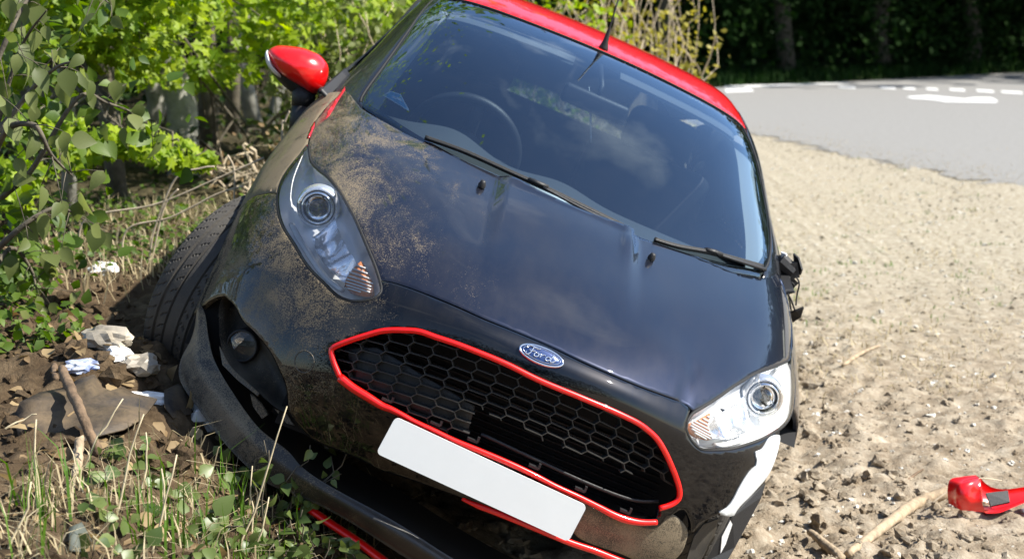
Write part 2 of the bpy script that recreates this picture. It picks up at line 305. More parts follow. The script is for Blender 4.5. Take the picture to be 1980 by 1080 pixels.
F_grlow=[(-2.36,6.66),(-2.33,6.78),(-2.25,6.97),(-2.12,7.21),(-1.94,7.33),(-1.73,7.42),(-1.53,7.5),(-1.42,7.51),(-1.28,7.54),(-1.1,7.59),(-0.84,7.63),(-0.57,7.67),(-0.22,7.68),(0.19,7.69),(0.5,7.71),(0.78,7.74),(1.14,7.74),(1.38,7.74),(1.59,7.74),(1.78,7.7),(1.97,7.6),(2.15,7.45)]
F_hole=[(-0.45,6.95),(-0.17,7.03),(0.07,6.96),(0.37,7.1),(0.64,7.04),(0.88,7.05),(1.14,6.91),(1.35,6.94),(1.46,6.98),(1.64,6.93),(1.69,6.82),(1.93,6.57),(2.07,6.66),(2.41,6.71),(2.19,7.53),(0.99,7.83),(0.2,7.77),(-0.43,7.58)]
F_fog=[(-5.95,5.31),(-5.16,5.71),(-4.59,6.28),(-4.03,6.64),(-3.36,7.05),(-3.0,7.43),(-2.77,7.79),(-2.64,8.3),(-2.82,8.36),(-3.36,8.12),(-4.4,7.73),(-5.07,7.15),(-5.54,6.44),(-6.0,5.65)]
F_bumlow=[(-2.64,8.3),(-2.38,8.64),(-2.1,8.82),(-1.88,8.8),(-1.52,8.8),(-1.22,8.84),(-0.84,8.79),(-0.18,8.74),(0.27,8.72),(1.25,8.7),(1.92,8.67)]
F_bumL=[(2.16,7.94),(2.27,7.53),(2.45,7.01),(2.67,7.16),(2.79,7.37),(2.92,6.99),(3.18,6.63),(3.67,6.02),(4.16,5.05),(4.38,4.15),(4.55,3.6),(4.51,3.35)]
F_mud=[(1.25,7.82),(1.41,7.83),(1.72,7.84),(2.06,7.68),(2.27,7.44),(2.38,7.2),(2.58,7.23),(2.76,7.37),(2.84,7.67),(2.86,7.95),(2.74,8.43),(2.33,8.63),(2.04,8.59),(1.29,8.58)]
F_white=[(4.09,3.54),(4.59,3.3),(4.66,3.55),(4.6,3.95),(4.45,4.53),(4.11,5.41),(3.74,6.11),(3.63,6.44),(3.11,6.61),(3.32,6.27),(3.42,5.61),(3.58,4.9),(3.77,4.44),(3.54,4.18),(3.84,3.91)]
F_noz=[(-1.29,0.72),(1.28,0.75)]
F_badge=[(-0.01,4.66)]
F_decal=[(-5.05,0.8),(-5.13,0.57),(-5.1,0.2),(-5.01,-0.18),(-4.89,-0.07),(-4.93,0.26),(-4.93,0.68)]
F_decal2=[(-5.36,1.24),(-5.47,0.97),(-5.47,0.83),(-5.36,1.0),(-5.31,1.22)]
F_circ=[(-2.65,7.09)]
F_creaseR=[(-0.99,-0.01),(-0.92,1.03),(-0.79,2.16)]
F_creaseL=[(0.96,0.03),(0.93,1.03),(0.89,1.94)]
F_projR=[(-3.75,2.78)]
F_projL=[(3.54,2.9)]
F_indR=[(-2.5,3.54),(-2.6,3.92),(-2.62,4.28),(-2.53,4.58),(-2.37,4.58),(-2.2,4.36),(-2.21,4.06),(-2.34,3.76)]
F_indL=[(2.42,3.7),(2.19,4.18),(2.13,4.4),(2.24,4.73),(2.43,4.8),(2.58,4.46),(2.45,4.11)]
F_drlR=[(-4.56,3.04),(-4.06,3.42),(-3.34,3.9),(-2.87,4.38),(-2.61,4.66)]
F_drlL=[(2.67,4.69),(3.12,4.04),(3.85,3.5),(4.58,2.97)]
G_glass=[(3.27,3.73),(3.59,3.23),(4.03,2.52),(4.25,1.84),(4.17,1.19),(3.92,0.52),(3.58,0.17)]
G_head=[(-2.9,3.77),(-1.58,3.75),(-0.87,3.69),(-0.12,3.74),(0.58,3.8),(1.32,3.65),(2.12,3.62),(3.2,3.8)]
G_frame_in=[(-3.57,0.3),(-3.81,0.79),(-3.76,1.48),(-3.74,2.41),(-3.77,3.38),(-2.82,3.47),(-1.7,3.42),(-0.83,3.36),(-0.04,3.44),(1.12,3.37),(2.2,3.29),(3.04,3.08),(3.62,2.53),(3.78,1.83),(3.7,1.21),(3.56,0.7),(3.33,0.33)]
G_glassR=[(-3.65,0.13),(-3.83,0.25),(-3.74,1.15),(-3.9,2.32),(-4.14,3.72)]
G_sticker=[(-3.24,0.54),(-3.08,0.73),(-2.73,0.77),(-2.39,0.57),(-2.38,0.52),(-2.75,0.53)]
G_ant=[(-0.03,3.86)]
# ------------------------------------------------ the car
CAR=empty('car',label='crashed black hatchback with red roof tilted on the soil bank',cat='car')
CAR.matrix_world=Matrix([[*RW[0],TW[0]],[*RW[1],TW[1]],[*RW[2],TW[2]],[0,0,0,1]])
def sm(a,b,x): t=np.clip((x-a)/(b-a),0,1); return t*t*(3-2*t)
def bonnet_dent(P,uv,N):
    u,v=uv[:,0],uv[:,1]
    d=.013*(sm(1.08,.97,np.abs(u)))*sm(3.0,.3,v)                        # raised middle with two creases
    d+=-.006*np.exp(-((u-1.12)/.10)**2)*sm(1.6,.1,v)*sm(-.3,.2,v)        # kink beside the left crease
    d+=.010*np.exp(-((u-.93)/.07)**2-((v-.55)/.5)**2)
    d+=-.004*np.exp(-((u-2.2)/.5)**2-((v-2.6)/.7)**2)+.004*np.exp(-((u-1.5)/.4)**2-((v-3.0)/.5)**2)
    d+=-.006*np.exp(-((u-1.93-.12*(3.6-v))/.05)**2)*sm(2.7,3.2,v)        # crease running up from the left lamp
    d+=.007*sm(.34,.02,v)*sm(1.05,.8,np.abs(u))
    d+=.0016*np.sin(u*2.1+v*1.7)*np.sin(v*2.3-u*.9)
    return P+N*d[:,None]
def uvloop(S,L,step=.014,closed=True):
    P=spl(L,10,closed) if closed!='raw' else np.array(L)
    X=S(P[:,0],P[:,1]); 
    if closed: P=np.vstack([P,P[:1]]); X=np.vstack([X,X[:1]])
    s=np.r_[0,np.cumsum(np.linalg.norm(np.diff(X,axis=0),axis=1))]; n=max(4,int(s[-1]/step)); t=np.linspace(0,s[-1],n,endpoint=not closed)
    return np.stack([np.interp(t,s,P[:,0]),np.interp(t,s,P[:,1])],1)
def dense(S,L,step=.014):                    # polyline corners kept
    L=np.array(L,float); out=[]
    for i in range(len(L)):
        a,b=L[i],L[(i+1)%len(L)]; n=max(1,int(np.linalg.norm(S(*a)[0]-S(*b)[0])/step))
        out.append(a+(b-a)*np.linspace(0,1,n,endpoint=False)[:,None])
    return np.vstack(out)
def panel(name,S,loops,m,parent=CAR,off=0.,grid=(.16,.1),chamfer=.0025,drop=.016,gap=.0019,deform=None,**k):
    """sheet cut from surface S along the loops (first outer, others holes), with turned-in edges"""
    loops=[np.array(l,float) for l in loops]
    bb0=loops[0].min(0); bb1=loops[0].max(0)
    gu=np.arange(bb0[0],bb1[0],grid[0]); gv=np.arange(bb0[1],bb1[1],grid[1])
    Q=np.stack(np.meshgrid(gu,gv),-1).reshape(-1,2)
    ins=inpoly(Q,loops[0])
    for h in loops[1:]: ins&=~inpoly(Q,h)
    Q=Q[ins]
    B=np.vstack(loops); BX=S(B[:,0],B[:,1])
    if len(Q):
        QX=S(Q[:,0],Q[:,1]); dm=np.concatenate([np.sqrt(((BX[None]-QX[i:i+200,None])**2).sum(-1).min(1)) for i in range(0,len(QX),200)]); Q=Q[dm>.009]
    pts=np.vstack([B,Q]); E=[];o=0
    for l in loops:
        n=len(l); E+=[(o+i,o+(i+1)%n) for i in range(n)]; o+=n
    sca=np.array([.15,.1])
    cv,ce,cf,ov,oe,of=geometry.delaunay_2d_cdt([Vector(p*sca) for p in pts],E,[],0,1e-6)
    uv=np.array([(v.x,v.y) for v in cv])/sca; F=[]
    ca=np.array([uv[list(f)].mean(0) for f in cf]); okf=inpoly(ca,loops[0])
    for h in loops[1:]: okf&=~inpoly(ca,h)
    F=[tuple(f) for f,k_ in zip(cf,okf) if k_]
    P=S(uv[:,0],uv[:,1]); N=S.nrm(uv[:,0],uv[:,1])
    if deform is not None: P=deform(P,uv,N)
    P=P+N*off
    # orient
    if F:
        a,b,c=P[F[0][0]],P[F[0][1]],P[F[0][2]]
        if np.dot(np.cross(b-a,c-a),N[F[0][0]])<0: F=[f[::-1] for f in F]
    # turned-in rim along boundary edges
    from collections import defaultdict
    cnt=defaultdict(int)
    for f in F:
        for i in range(3): cnt[(f[i],f[(i+1)%3])]+=1
    bd=[e for e in cnt if (e[1],e[0]) not in cnt]
    inw=defaultdict(lambda:np.zeros(3))
    for a,b in bd:
        t=P[b]-P[a]; i=np.cross(N[a],t); i/=np.linalg.norm(i)+1e-12; inw[a]+=i; inw[b]+=i
    P2=P.copy(); extra=[]; idx={}; V=None
    for k_ in inw: 
        i=inw[k_]/(np.linalg.norm(inw[k_])+1e-12); P[k_]=P[k_]+i*gap; P2[k_]=P[k_]+i*chamfer
    base=len(P2); lst=list(inw)
    r1=np.array([P[k_]-N[k_]*chamfer for k_ in lst]); r2=np.array([P[k_]-N[k_]*drop for k_ in lst]); top=P2[lst] if lst else np.zeros((0,3))
    n=len(lst); pos={k_:i for i,k_ in enumerate(lst)}
    V=np.vstack([P2,r1,r1,r2]); 
    for a,b in bd:
        A,Bq=pos[a],pos[b]
        F.append((b,a,base+A,base+Bq)); F.append((base+n+Bq,base+n+A,base+2*n+A,base+2*n+Bq))
    return obj(name,V,F,m,parent,**k)
mir=lambda L:[(-a,b) for a,b in L][::-1]
seamL=mir(F_seamR)[::-1]                      # tail tip -> rear corner, left side
# outlines
bonnet_loop=(uvloop(FRONT,F_bon_rear,closed=False).tolist()+[(4.3,.1),(4.74,-.07)]+uvloop(FRONT,seamL[::-1],closed=False).tolist()
  +uvloop(FRONT,[(5.21,1.37),(5.0,1.62),(4.6,1.8),(4.12,2.02),(3.25,2.44),(2.76,2.91),(2.44,3.4),(2.17,3.9),(2.09,4.05)],closed=False).tolist()
  +uvloop(FRONT,F_shut[::-1],closed=False).tolist()+uvloop(FRONT,[F_hlR[i] for i in range(10,-1,-1)],closed=False).tolist()+uvloop(FRONT,F_seamR,closed=False).tolist())
def dedupe(L,S,eps=.003):
    A=np.array(L,float); X=S(A[:,0],A[:,1]); k=[0]
    for i in range(1,len(A)):
        if np.linalg.norm(X[i]-X[k[-1]])>eps: k.append(i)
    if np.linalg.norm(X[k[0]]-X[k[-1]])<eps: k.pop()
    return A[k]
bonnet=panel('bonnet',FRONT,[dedupe(bonnet_loop,FRONT)],M['paint'],grid=(.09,.055),deform=bonnet_dent,label='black bonnet with dried dust, buckled creases')
hlR=uvloop(FRONT,F_hlR)
F_hlL2=[(2.04,4.6),(2.07,4.19),(2.17,3.9),(2.44,3.4),(2.76,2.91),(3.25,2.44),(4.12,2.02),(4.6,1.8),(5.0,1.62),(5.21,1.37),(5.45,1.65),(5.6,2.0),(5.5,2.4),(5.29,2.65),(4.84,3.0),(4.08,3.54),(3.26,4.1),(2.74,4.78),(2.53,5.08),(2.35,5.29),(2.17,5.16),(2.07,4.89)]
hlL=uvloop(FRONT,F_hlL2)
def hl_outer(L,i0,i1): return uvloop(FRONT,L[i0:i1+1],closed=False)
# front wings
bseam=[(-5.46,2.44),(-6.37,2.3),(-7.48,2.12),(-9,2.05),(-11,2.05)]
wR=(uvloop(FRONT,F_seamR[::-1],closed=False).tolist()+uvloop(FRONT,[F_hlR[0],F_hlR[24],F_hlR[23],F_hlR[22],F_hlR[21]],closed=False).tolist()+uvloop(FRONT,bseam,closed=False).tolist()
   +dense(FRONT,[(-11,2.05),(-11,0)])[:-1].tolist()[:0]+[(-11,v) for v in np.arange(2.0,0,-.06)]+[(u,0) for u in np.arange(-11,-4.9,.08)])
wR=dedupe(wR,FRONT)
panel('front_wing',FRONT,[wR],M['wing'],grid=(.2,.07),label='dusty black front wing beside the red mirror')
wL=dedupe([(-a,b) for a,b in wR][::-1],FRONT)
wLm=mat('black_paint_clean_wing',(.012,.017,.035),.42,metal=.75,coat=1,coat_r=.03,spec=.1)
panel('front_wing',FRONT,[wL],wLm,grid=(.2,.07))
# bumper
gr_loop=uvloop(FRONT,F_grille,closed=False).tolist()+uvloop(FRONT,F_grlow[::-1],closed=False).tolist()
gr_loop=dedupe(gr_loop,FRONT)
bum=(uvloop(FRONT,F_shut,closed=False).tolist()
  +uvloop(FRONT,[(2.05,4.02),(2.04,4.6),(2.07,4.89),(2.17,5.16),(2.35,5.29),(2.53,5.08),(2.74,4.78),(3.26,4.1),(4.08,3.54),(4.45,3.28)],closed=False).tolist()
  +uvloop(FRONT,F_bumL[:0:-1],closed=False).tolist()
  +uvloop(FRONT,[(2.27,7.53),(2.2,7.70),(2.0,7.80),(1.6,7.87),(1.27,7.88)],closed=False).tolist()
  +uvloop(FRONT,[(1.27,7.88),(1.2,8.2),(1.22,8.68)],closed=False).tolist()
  +uvloop(FRONT,F_bumlow[-2::-1],closed=False).tolist()
  +uvloop(FRONT,[F_fog[i] for i in (7,6,5,4,3,2,1,0)],closed=False).tolist()
  +uvloop(FRONT,[(-5.95,5.31),(-7.5,5.15),(-9.3,5.0),(-11,4.9)],closed=False).tolist()
  +[(-11,v) for v in np.arange(4.85,2.05,-.06)]
  +uvloop(FRONT,bseam[::-1],closed=False).tolist()
  +uvloop(FRONT,[F_hlR[i] for i in range(21,9,-1)],closed=False).tolist())
bum=dedupe(bum,FRONT)
bumper=panel('front_bumper',FRONT,[bum,gr_loop],M['bumper'],grid=(.09,.08),label='cracked black front bumper spattered with dried mud')
panel('torn_bumper_edge',FRONT,[uvloop(FRONT,F_white)],M['white'],off=.004,grid=(.08,.08),chamfer=.001,drop=.004,label='bare white torn edge of the bumper under the lamp')
panel('muddy_lower_panel',FRONT,[uvloop(FRONT,F_mud)],M['mudpanel'],off=-.008,grid=(.08,.08),drop=.004,label='mud-smeared lower bumper panel beside the plate')
panel('wing_stripe',FRONT,[dense(FRONT,F_decal)],M['decal'],off=.001,grid=(.05,.05),chamfer=.0003,drop=.001)
panel('wing_stripe',FRONT,[dense(FRONT,F_decal2)],M['decal'],off=.0012,grid=(.05,.05),chamfer=.0003,drop=.001)
# tow-eye cover ring
def ring_on(S,u,v,r,off,n=40):
    p=S(u,v)[0]; N=S.nrm(u,v)[0]; a=np.cross(N,[0,0,1.]); a/=np.linalg.norm(a); b=np.cross(N,a)
    return [p+N*off+r*(math.cos(t)*a+math.sin(t)*b) for t in np.linspace(0,2*math.pi,n,endpoint=False)]
MB().tube(ring_on(FRONT,*F_circ[0],.027,-.0004),.0016,6,closed=True).build('tow_eye_cover_seam',M['dusty'],CAR)
# inner black body behind the panels (so gaps read dark), following the same shape
u=np.linspace(-10.6,10.6,64); v=np.linspace(.12,5.4,32); U,Vv=np.meshgrid(u,v)
G=FRONT(U.ravel(),Vv.ravel())-FRONT.nrm(U.ravel(),Vv.ravel())*.05; G=G.reshape(32,64,3)
def lamp_cells(U,Vv):
    c=np.stack([U,Vv],-1); return inpoly(c,[tuple(p) for p in hlR])|inpoly(c,[tuple(p) for p in hlL])
mask=lamp_cells(U,Vv)|((U>5.0)&(Vv>2.7))|((U>3.6)&(Vv>4.4)); keep=[]
for i in range(31):
    for j in range(63):
        if not (mask[i,j] or mask[i+1,j] or mask[i,j+1] or mask[i+1,j+1]): keep.append((i*64+j,i*64+j+1,(i+1)*64+j+1,(i+1)*64+j))
obj('inner_body',G.reshape(-1,3),keep,M['dark'],CAR)
# dark engine bay / crash structure behind the openings
eb=MB(); eb.box((.30,0,.46),(.5,1.10,.46)); eb.box((.61,0,.60),(.05,1.0,.10)); eb.box((.62,0,.30),(.10,1.06,.11))
eb.build('engine_bay_block',M['dark'],CAR,smooth=False)
rad=MB()
for i in range(16): rad.box((.565,0,.30+.018*i),(.012,.9,.004))
rad.build('radiator_core',mat('radiator',(.02,.02,.021),.5,metal=.5),CAR,smooth=False)
# grille surround : two red mouldings, the lower one sprung loose at its end
def on(S,L,off): L=np.array(L); return S(L[:,0],L[:,1])+S.nrm(L[:,0],L[:,1])*off
GRI=empty('grille',parent=CAR); 
top=uvloop(FRONT,F_grille[1:],closed=False,step=.01); 
MB().tube(on(FRONT,uvloop(FRONT,[F_grlow[3],F_grlow[2],F_grlow[1]]+F_grille[0:],closed=False,step=.008),.003),.0072,10,flat=1.0).build('surround',M['redtrim'],GRI)
low=on(FRONT,uvloop(FRONT,F_grlow[3:],closed=False,step=.008),.004); k=len(low)
rr=np.interp(np.linspace(0,1,k),[0,.1,.2,.8,.9,1],[.011,.0105,.0072,.0072,.0095,.0072])
low+= np.array([.012,0,-.004])*sm(.72,1,np.linspace(0,1,k))[:,None]
MB().tube(low,rr,10).build('lower_surround',M['redtrim'],GRI,label='red lower grille moulding snapped loose at one end')
# honeycomb
gp=[tuple(p) for p in gr_loop]; hp=[tuple(p) for p in F_hole]; gpa=gp[::3]
_vv=np.linspace(5,8.4,300); _ss=np.r_[0,np.cumsum(np.linalg.norm(np.diff(FRONT(np.zeros(300),_vv),axis=0),axis=1))]
def hexpt(y,w): return np.array([y/.2,np.interp(w,_ss,_vv)])
hb=MB(); CP,HE,RP=.055,.045,.0262
seen=set(); segs=[]
for c in range(-10,11):
    for r in range(0,14):
        cy=c*CP; cw=.005+r*RP+(RP/2 if c%2 else 0)
        pts=[(cy-HE/2,cw-RP/2),(cy+HE/2,cw-RP/2),(cy+CP-HE/2,cw),(cy+HE/2,cw+RP/2),(cy-HE/2,cw+RP/2),(cy-CP+HE/2,cw)]
        for i in range(6):
            a,b=pts[i],pts[(i+1)%6]; key=tuple(sorted([(round(a[0],4),round(a[1],4)),(round(b[0],4),round(b[1],4))]))
            if key in seen: continue
            seen.add(key); segs.append((a,b))
kept=[]
for a,b in segs:
    A=hexpt(*a); Bv=hexpt(*b); ts=[0,1/3,2/3,1]; ok=[]
    q=A+(Bv-A)*np.linspace(0,1,7)[:,None]
    if not (-2.6<A[0]<2.6): continue
    ok=inpoly(q,gpa)&~inpoly(q,hp)
    if sum(ok)<3: continue
    kept.append((a,b,A,Bv,ok))
par={}
def fnd(x):
    while par.setdefault(x,x)!=x: x=par[x]
    return x
kk=lambda p:(round(p[0]*2000),round(p[1]*2000))
for a,b,*_ in kept: par[fnd(kk(a))]=fnd(kk(b))
cnt_={}
for a,b,*_ in kept: cnt_[fnd(kk(a))]=cnt_.get(fnd(kk(a)),0)+1
big=max(cnt_,key=cnt_.get)
for a,b,A,Bv,ok in kept:
    if fnd(kk(a))!=big: continue
    t0=[i for i,x in enumerate(ok) if x]; t0,t1=t0[0]/6,t0[-1]/6
    P0=A+(Bv-A)*t0; P1=A+(Bv-A)*t1
    S0=FRONT(*P0)[0]; S1=FRONT(*P1)[0]; N0=FRONT.nrm(*P0)[0]; N1=FRONT.nrm(*P1)[0]
    d=S1-S0; q0=np.cross(N0,d); q0/=np.linalg.norm(q0)+1e-9; h=.0016
    V=[S0-N0*.016-q0*h*.6,S0-N0*.016+q0*h*.6,S1-N1*.016+q0*h*.6,S1-N1*.016-q0*h*.6,S0-N0*.034-q0*h*1.6,S0-N0*.034+q0*h*1.6,S1-N1*.034+q0*h*1.6,S1-N1*.034-q0*h*1.6]
    hb.add(V,[(0,1,2,3),(4,7,6,5),(0,4,5,1),(1,5,6,2),(2,6,7,3),(3,7,4,0)])
hb.build('honeycomb',mat('grille_plastic',(.035,.034,.032),.38,bump=.1,bscale=200),GRI,smooth=False,label='black honeycomb mesh with a broken-out hole')
# blanking sheet behind the lower cells on one side
bl=[p for p in dense(FRONT,[(-2.3,6.55),(-1.9,6.35),(-1.2,6.7),(-.5,6.95),(-.45,7.55),(-1.5,7.45),(-2.0,7.3)])]
panel('blanking_sheet',FRONT,[bl],M['plastic'],GRI,off=-.034,grid=(.1,.1),drop=.003)
# broken inner bar seen in the hole
bar=on(FRONT,uvloop(FRONT,[(-.3,7.45),(.4,7.5),(1.2,7.5),(1.8,7.4),(2.15,7.15)],closed=False,step=.02),-.018); MB().tube(bar-np.array([.012,0,0]),.0028,8,flat=1.6).build('broken_inner_bar',M['plastic'],GRI)
for t in (.15,.3,.42,.6,.75,.9):
    p=low[int(t*(k-1))]; cl=MB(); cl.box(p+np.array([-.022,0,.013]),(.014,.026,.006)); cl.box(p+np.array([-.022,.0125,.019]),(.010,.006,.014)); cl.build('broken_clip',M['plastic'],GRI,smooth=False)
# number plate
pl_c=[(765,805),(1135.6,977),(1099,1046.7),(727,875.6)]
base=np.array([.8075,-.0102,.348]); 
c4=[car_x(*q,.852+dx) for q,dx in zip(pl_c,(.004,.004,.012,.012))]
def rrect(c4,r=.06,n=6):
    a,b,c,d=[np.array(x) for x in c4]; out=[]
    L=np.linalg.norm(b-a); Hh=np.linalg.norm(d-a); rr_=.012
    for (o,ex,ey) in ((a,(b-a)/L,(d-a)/Hh),(b,(c-b)/Hh,(a-b)/L),(c,(d-c)/L,(b-c)/Hh),(d,(a-d)/Hh,(c-d)/L)):
        for t in np.linspace(0,math.pi/2,n): out.append(o+ex*rr_*(1-math.sin(math.pi/2-t)*1)*1+ey*rr_*(1-math.sin(t)))
    return out
R4=rrect(c4); nP=np.cross(np.array(c4[1])-c4[0],np.array(c4[3])-c4[0]); nP/=np.linalg.norm(nP); 
if nP[0]<0: nP=-nP
V=[p for p in R4]+[p-nP*.004 for p in R4]; n=len(R4)
F=[tuple(range(n)),tuple(range(n,2*n))[::-1]]+[(i,i+n,(i+1)%n+n,(i+1)%n) for i in range(n)]
obj('number_plate',V,F,M['plate'],CAR,smooth=False,label='blank white number plate')
pm=MB()
mid=np.mean(c4,0)
for s_ in (-.16,.16): MB().box(mid+np.array([-.032,s_,-.008]),(.045,.05,.06)).build('plate_bracket',M['plastic'],CAR,smooth=False)
# red lower trim under the plate
def pxpoly(L): return np.array([car_x(a,b,x) for a,b,x in L])
MB().tube(spl(pxpoly([(893,964,.835),(925,977,.838),(960,990,.84),(1030,1018,.838),(1100,1047,.83),(1150,1064,.82),(1195,1082,.81),(1240,1098,.80)]),6),np.interp(np.linspace(0,1,43),[0,.15,1],[.003,.008,.009]),8).build('lower_trim',M['redtrim'],CAR)
# badge
BAD=empty('badge',parent=CAR); p=FRONT(*F_badge[0])[0]; N=FRONT.nrm(*F_badge[0])[0]
bx=car_x(1089,704,p[0]+.004)-car_x(1001,670,p[0]+.004); bx/=np.linalg.norm(bx); by=np.cross(N,bx); by/=np.linalg.norm(by)
def bpt(a,b,h): return p+bx*a+by*b+N*h
if by[2]<0: by=-by
def ell(a,b,n=48): return [(a*math.cos(t),b*math.sin(t)) for t in np.linspace(0,2*math.pi,n,endpoint=False)]
m_=MB(); E1=ell(.0575,.0235); V=[bpt(0,0,.0095)]+[bpt(x*.5,y*.5,.009) for x,y in E1]+[bpt(x*.9,y*.9,.0075) for x,y in E1]+[bpt(x,y,.003) for x,y in E1]+[bpt(x,y,-.004) for x,y in E1]
F=[(0,1+i,1+(i+1)%48) for i in range(48)]
for r_ in range(3): F+=[(1+r_*48+i,1+(r_+1)*48+i,1+(r_+1)*48+(i+1)%48,1+r_*48+(i+1)%48) for i in range(48)]
m_.add(V,F).build('oval',M['badgeblue'],BAD)
MB().tube([bpt(x,y,.0058) for x,y in ell(.0552,.0213)],.0026,8,closed=True).build('rim',M['chrome'],BAD)
MB().tube([bpt(x,y,.0085) for x,y in ell(.0470,.0165)],.0008,6,closed=True).build('inner_line',M['chrome'],BAD)
# script lettering: F o r d
LT=[[(-.034,.004),(-.036,.009),(-.030,.0125),(-.020,.0115),(-.010,.0115),(-.006,.013)],
    [(-.021,.0115),(-.023,.004),(-.026,-.006),(-.031,-.011),(-.036,-.009),(-.034,-.005)],
    [(-.029,.001),(-.022,.0015),(-.016,.003)],
    [(-.012,.001),(-.016,-.002),(-.016,-.008),(-.011,-.009),(-.007,-.005),(-.008,0),(-.012,.001),(-.006,-.001),(-.002,.001)],
    [(-.001,.002),(-.003,-.008),(-.001,-.002),(.004,.002),(.008,.001)],
    [(.020,-.001),(.014,.001),(.010,-.004),(.011,-.009),(.016,-.008),(.021,-.001),(.025,.011),(.021,-.003),(.022,-.009),(.027,-.007),(.033,-.001)]]
lm=MB()
for s_ in LT: lm.tube([bpt(a*1.12,b*1.05,.0098-.12*(a*a+4*b*b)) for a,b in spl(s_,5)],.0019,6)
lm.build('lettering',M['chrome'],BAD,label='chrome script reading Ford')
# washer jets
for q in F_noz:
    o=FRONT(*q)[0]; N=FRONT.nrm(*q)[0]; a=np.cross(N,[0,1,0]); a/=np.linalg.norm(a); b=np.cross(N,a)
    J=MB(); 
    prof=[(.011,-.004),(.011,.004),(.0085,.009),(.0075,.014),(.004,.016),(.0001,.0165)]
    V=[];F=[]
    for i in range(16):
        t=2*math.pi*i/16
        for r_,h in prof: V.append(o+N*(h+.006)+r_*(math.cos(t)*a*1.1+math.sin(t)*b))
    for i in range(16):
        for j in range(5): F.append((i*6+j,((i+1)%16)*6+j,((i+1)%16)*6+j+1,i*6+j+1))
    J.add(V,F).build('washer_jet',M['plastic'],CAR)
# ------------------------------------------------ headlamps
def inner(S,q,depth):
    q=np.array(q,float); P=S(q[...,0],q[...,1])-S.nrm(q[...,0],q[...,1])*depth; return P if q.ndim>1 else P[0]
def headlamp(loop,proj_px,projuv,ind,drl,lensmat,label,side):
    H=empty('headlamp',parent=CAR); H['label']=label
    L=np.array(loop); c=L.mean(0)
    panel('lens',FRONT,[loop],lensmat,H,off=.001,grid=(.1,.07),chamfer=.003,drop=.006)
    # gasket
    X=FRONT(L[:,0],L[:,1])-FRONT.nrm(L[:,0],L[:,1])*.004
    MB().tube(X,.0045,6,closed=True).build('gasket',M['rubber'],H)
    # housing bowl: wall then floor
    rings=[]
    for sc_,d in ((1.0,.004),(.97,.02),(.93,.05),(.86,.058),(.6,.062),(.3,.064),(.02,.064)):
        q=c+(L-c)*sc_; rings.append(inner(FRONT,q,d))
    G=np.array(rings); n=len(L); V=G.reshape(-1,3); F=[]
    for i in range(len(rings)-1):
        for j in range(n): F.append((i*n+j,i*n+(j+1)%n,(i+1)*n+(j+1)%n,(i+1)*n+j))
    obj('housing',V,F,M['satin'],H)
    # projector: ring + shroud + ball lens, sits on the ray of its place, inside the lamp
    s=FRONT(*projuv)[0]; d=cray(*proj_px); d/=np.linalg.norm(d); pc=s+d*.045; ax=np.array([.97,0.05*side,-.0]); ax/=np.linalg.norm(ax)
    a=np.cross(ax,[0,0,1]); a/=np.linalg.norm(a); b=np.cross(a,ax)
    def lat(prof,m,name,n=40):
        V=[];F=[];k=len(prof)
        for i in range(n):
            t=2*math.pi*i/n
            for h,r in prof: V.append(pc+ax*h+r*(math.cos(t)*a+math.sin(t)*b))
        for i in range(n):
            for j in range(k-1): F.append((i*k+j,((i+1)%n)*k+j,((i+1)%n)*k+j+1,i*k+j+1))
        return obj(name,V,F,m,H)
    lat([(-.03,.060),(-.005,.056),(.004,.050),(.002,.046),(-.012,.044)],M['silver'],'reflector_bowl')
    lat([(-.02,.045),(.010,.042),(.014,.0395),(.012,.037),(-.02,.035)],M['chrome'],'projector_ring')
    lat([(-.028,.037),(-.0275,.0001)],M['dark'],'projector_back')
    lat([(-.012,.0355),(-.004,.034),(.004,.029),(.010,.020),(.013,.010),(.0138,.0001)],glassy('projector_lens_glass',(.8,.85,.88),1.6,.0,boost=1.6),'projector_lens')
    # indicator: amber ribs under a clear cap
    P=np.array(ind); q=uvloop(FRONT,P,step=.01); panel('indicator',FRONT,[q],M['amber'],H,off=-.020,grid=(.05,.06),chamfer=.002,drop=.02)
    rb=MB(); ce=P.mean(0); bb0,bb1=P.min(0),P.max(0)
    for vv in np.arange(bb0[1]+.05,bb1[1],.115):
        us=[x for x in np.linspace(bb0[0],bb1[0],16) if inpoly(np.array([[x,vv]]),[tuple(p) for p in P])[0]]
        if len(us)>2: rb.tube(inner(FRONT,np.array([(x,vv) for x in us]),.018),.0022,6)
    rb.build('indicator_rib',M['clearwhite'],H)
    # light strip
    D=uvloop(FRONT,drl,closed=False,step=.012); MB().tube(inner(FRONT,D,.026),.010,8,flat=.6).build('light_strip',M['clearwhite'],H)
    # reflector facets between projector and indicator
    fc=MB(); pv=np.array(projuv)
    g_=[]
    for t in np.linspace(.16,.92,22):
        q=pv+(ce-pv)*t; w=.55-.2*t; row=[]
        for e_ in np.linspace(-1,1,9):
            row.append(inner(FRONT,q+np.array([.55*side,.75])*w*e_*.75,.022+.030*(1-e_*e_)*(.6+.4*math.cos(t*14))+.006*math.cos(t*40)))
        g_.append(row)
    fc.grid(g_); fc.build('reflector',M['silver'],H)
    return H
headlamp(hlR,(614.6,401.5),F_projR[0],F_indR,F_drlR,M['lensdusty'],'dusty headlamp beside the spattered wing',-1)
headlamp(hlL,(1476,769),F_projL[0],F_indL,F_drlL,M['lens'],'clean headlamp above the white torn bumper edge',1)
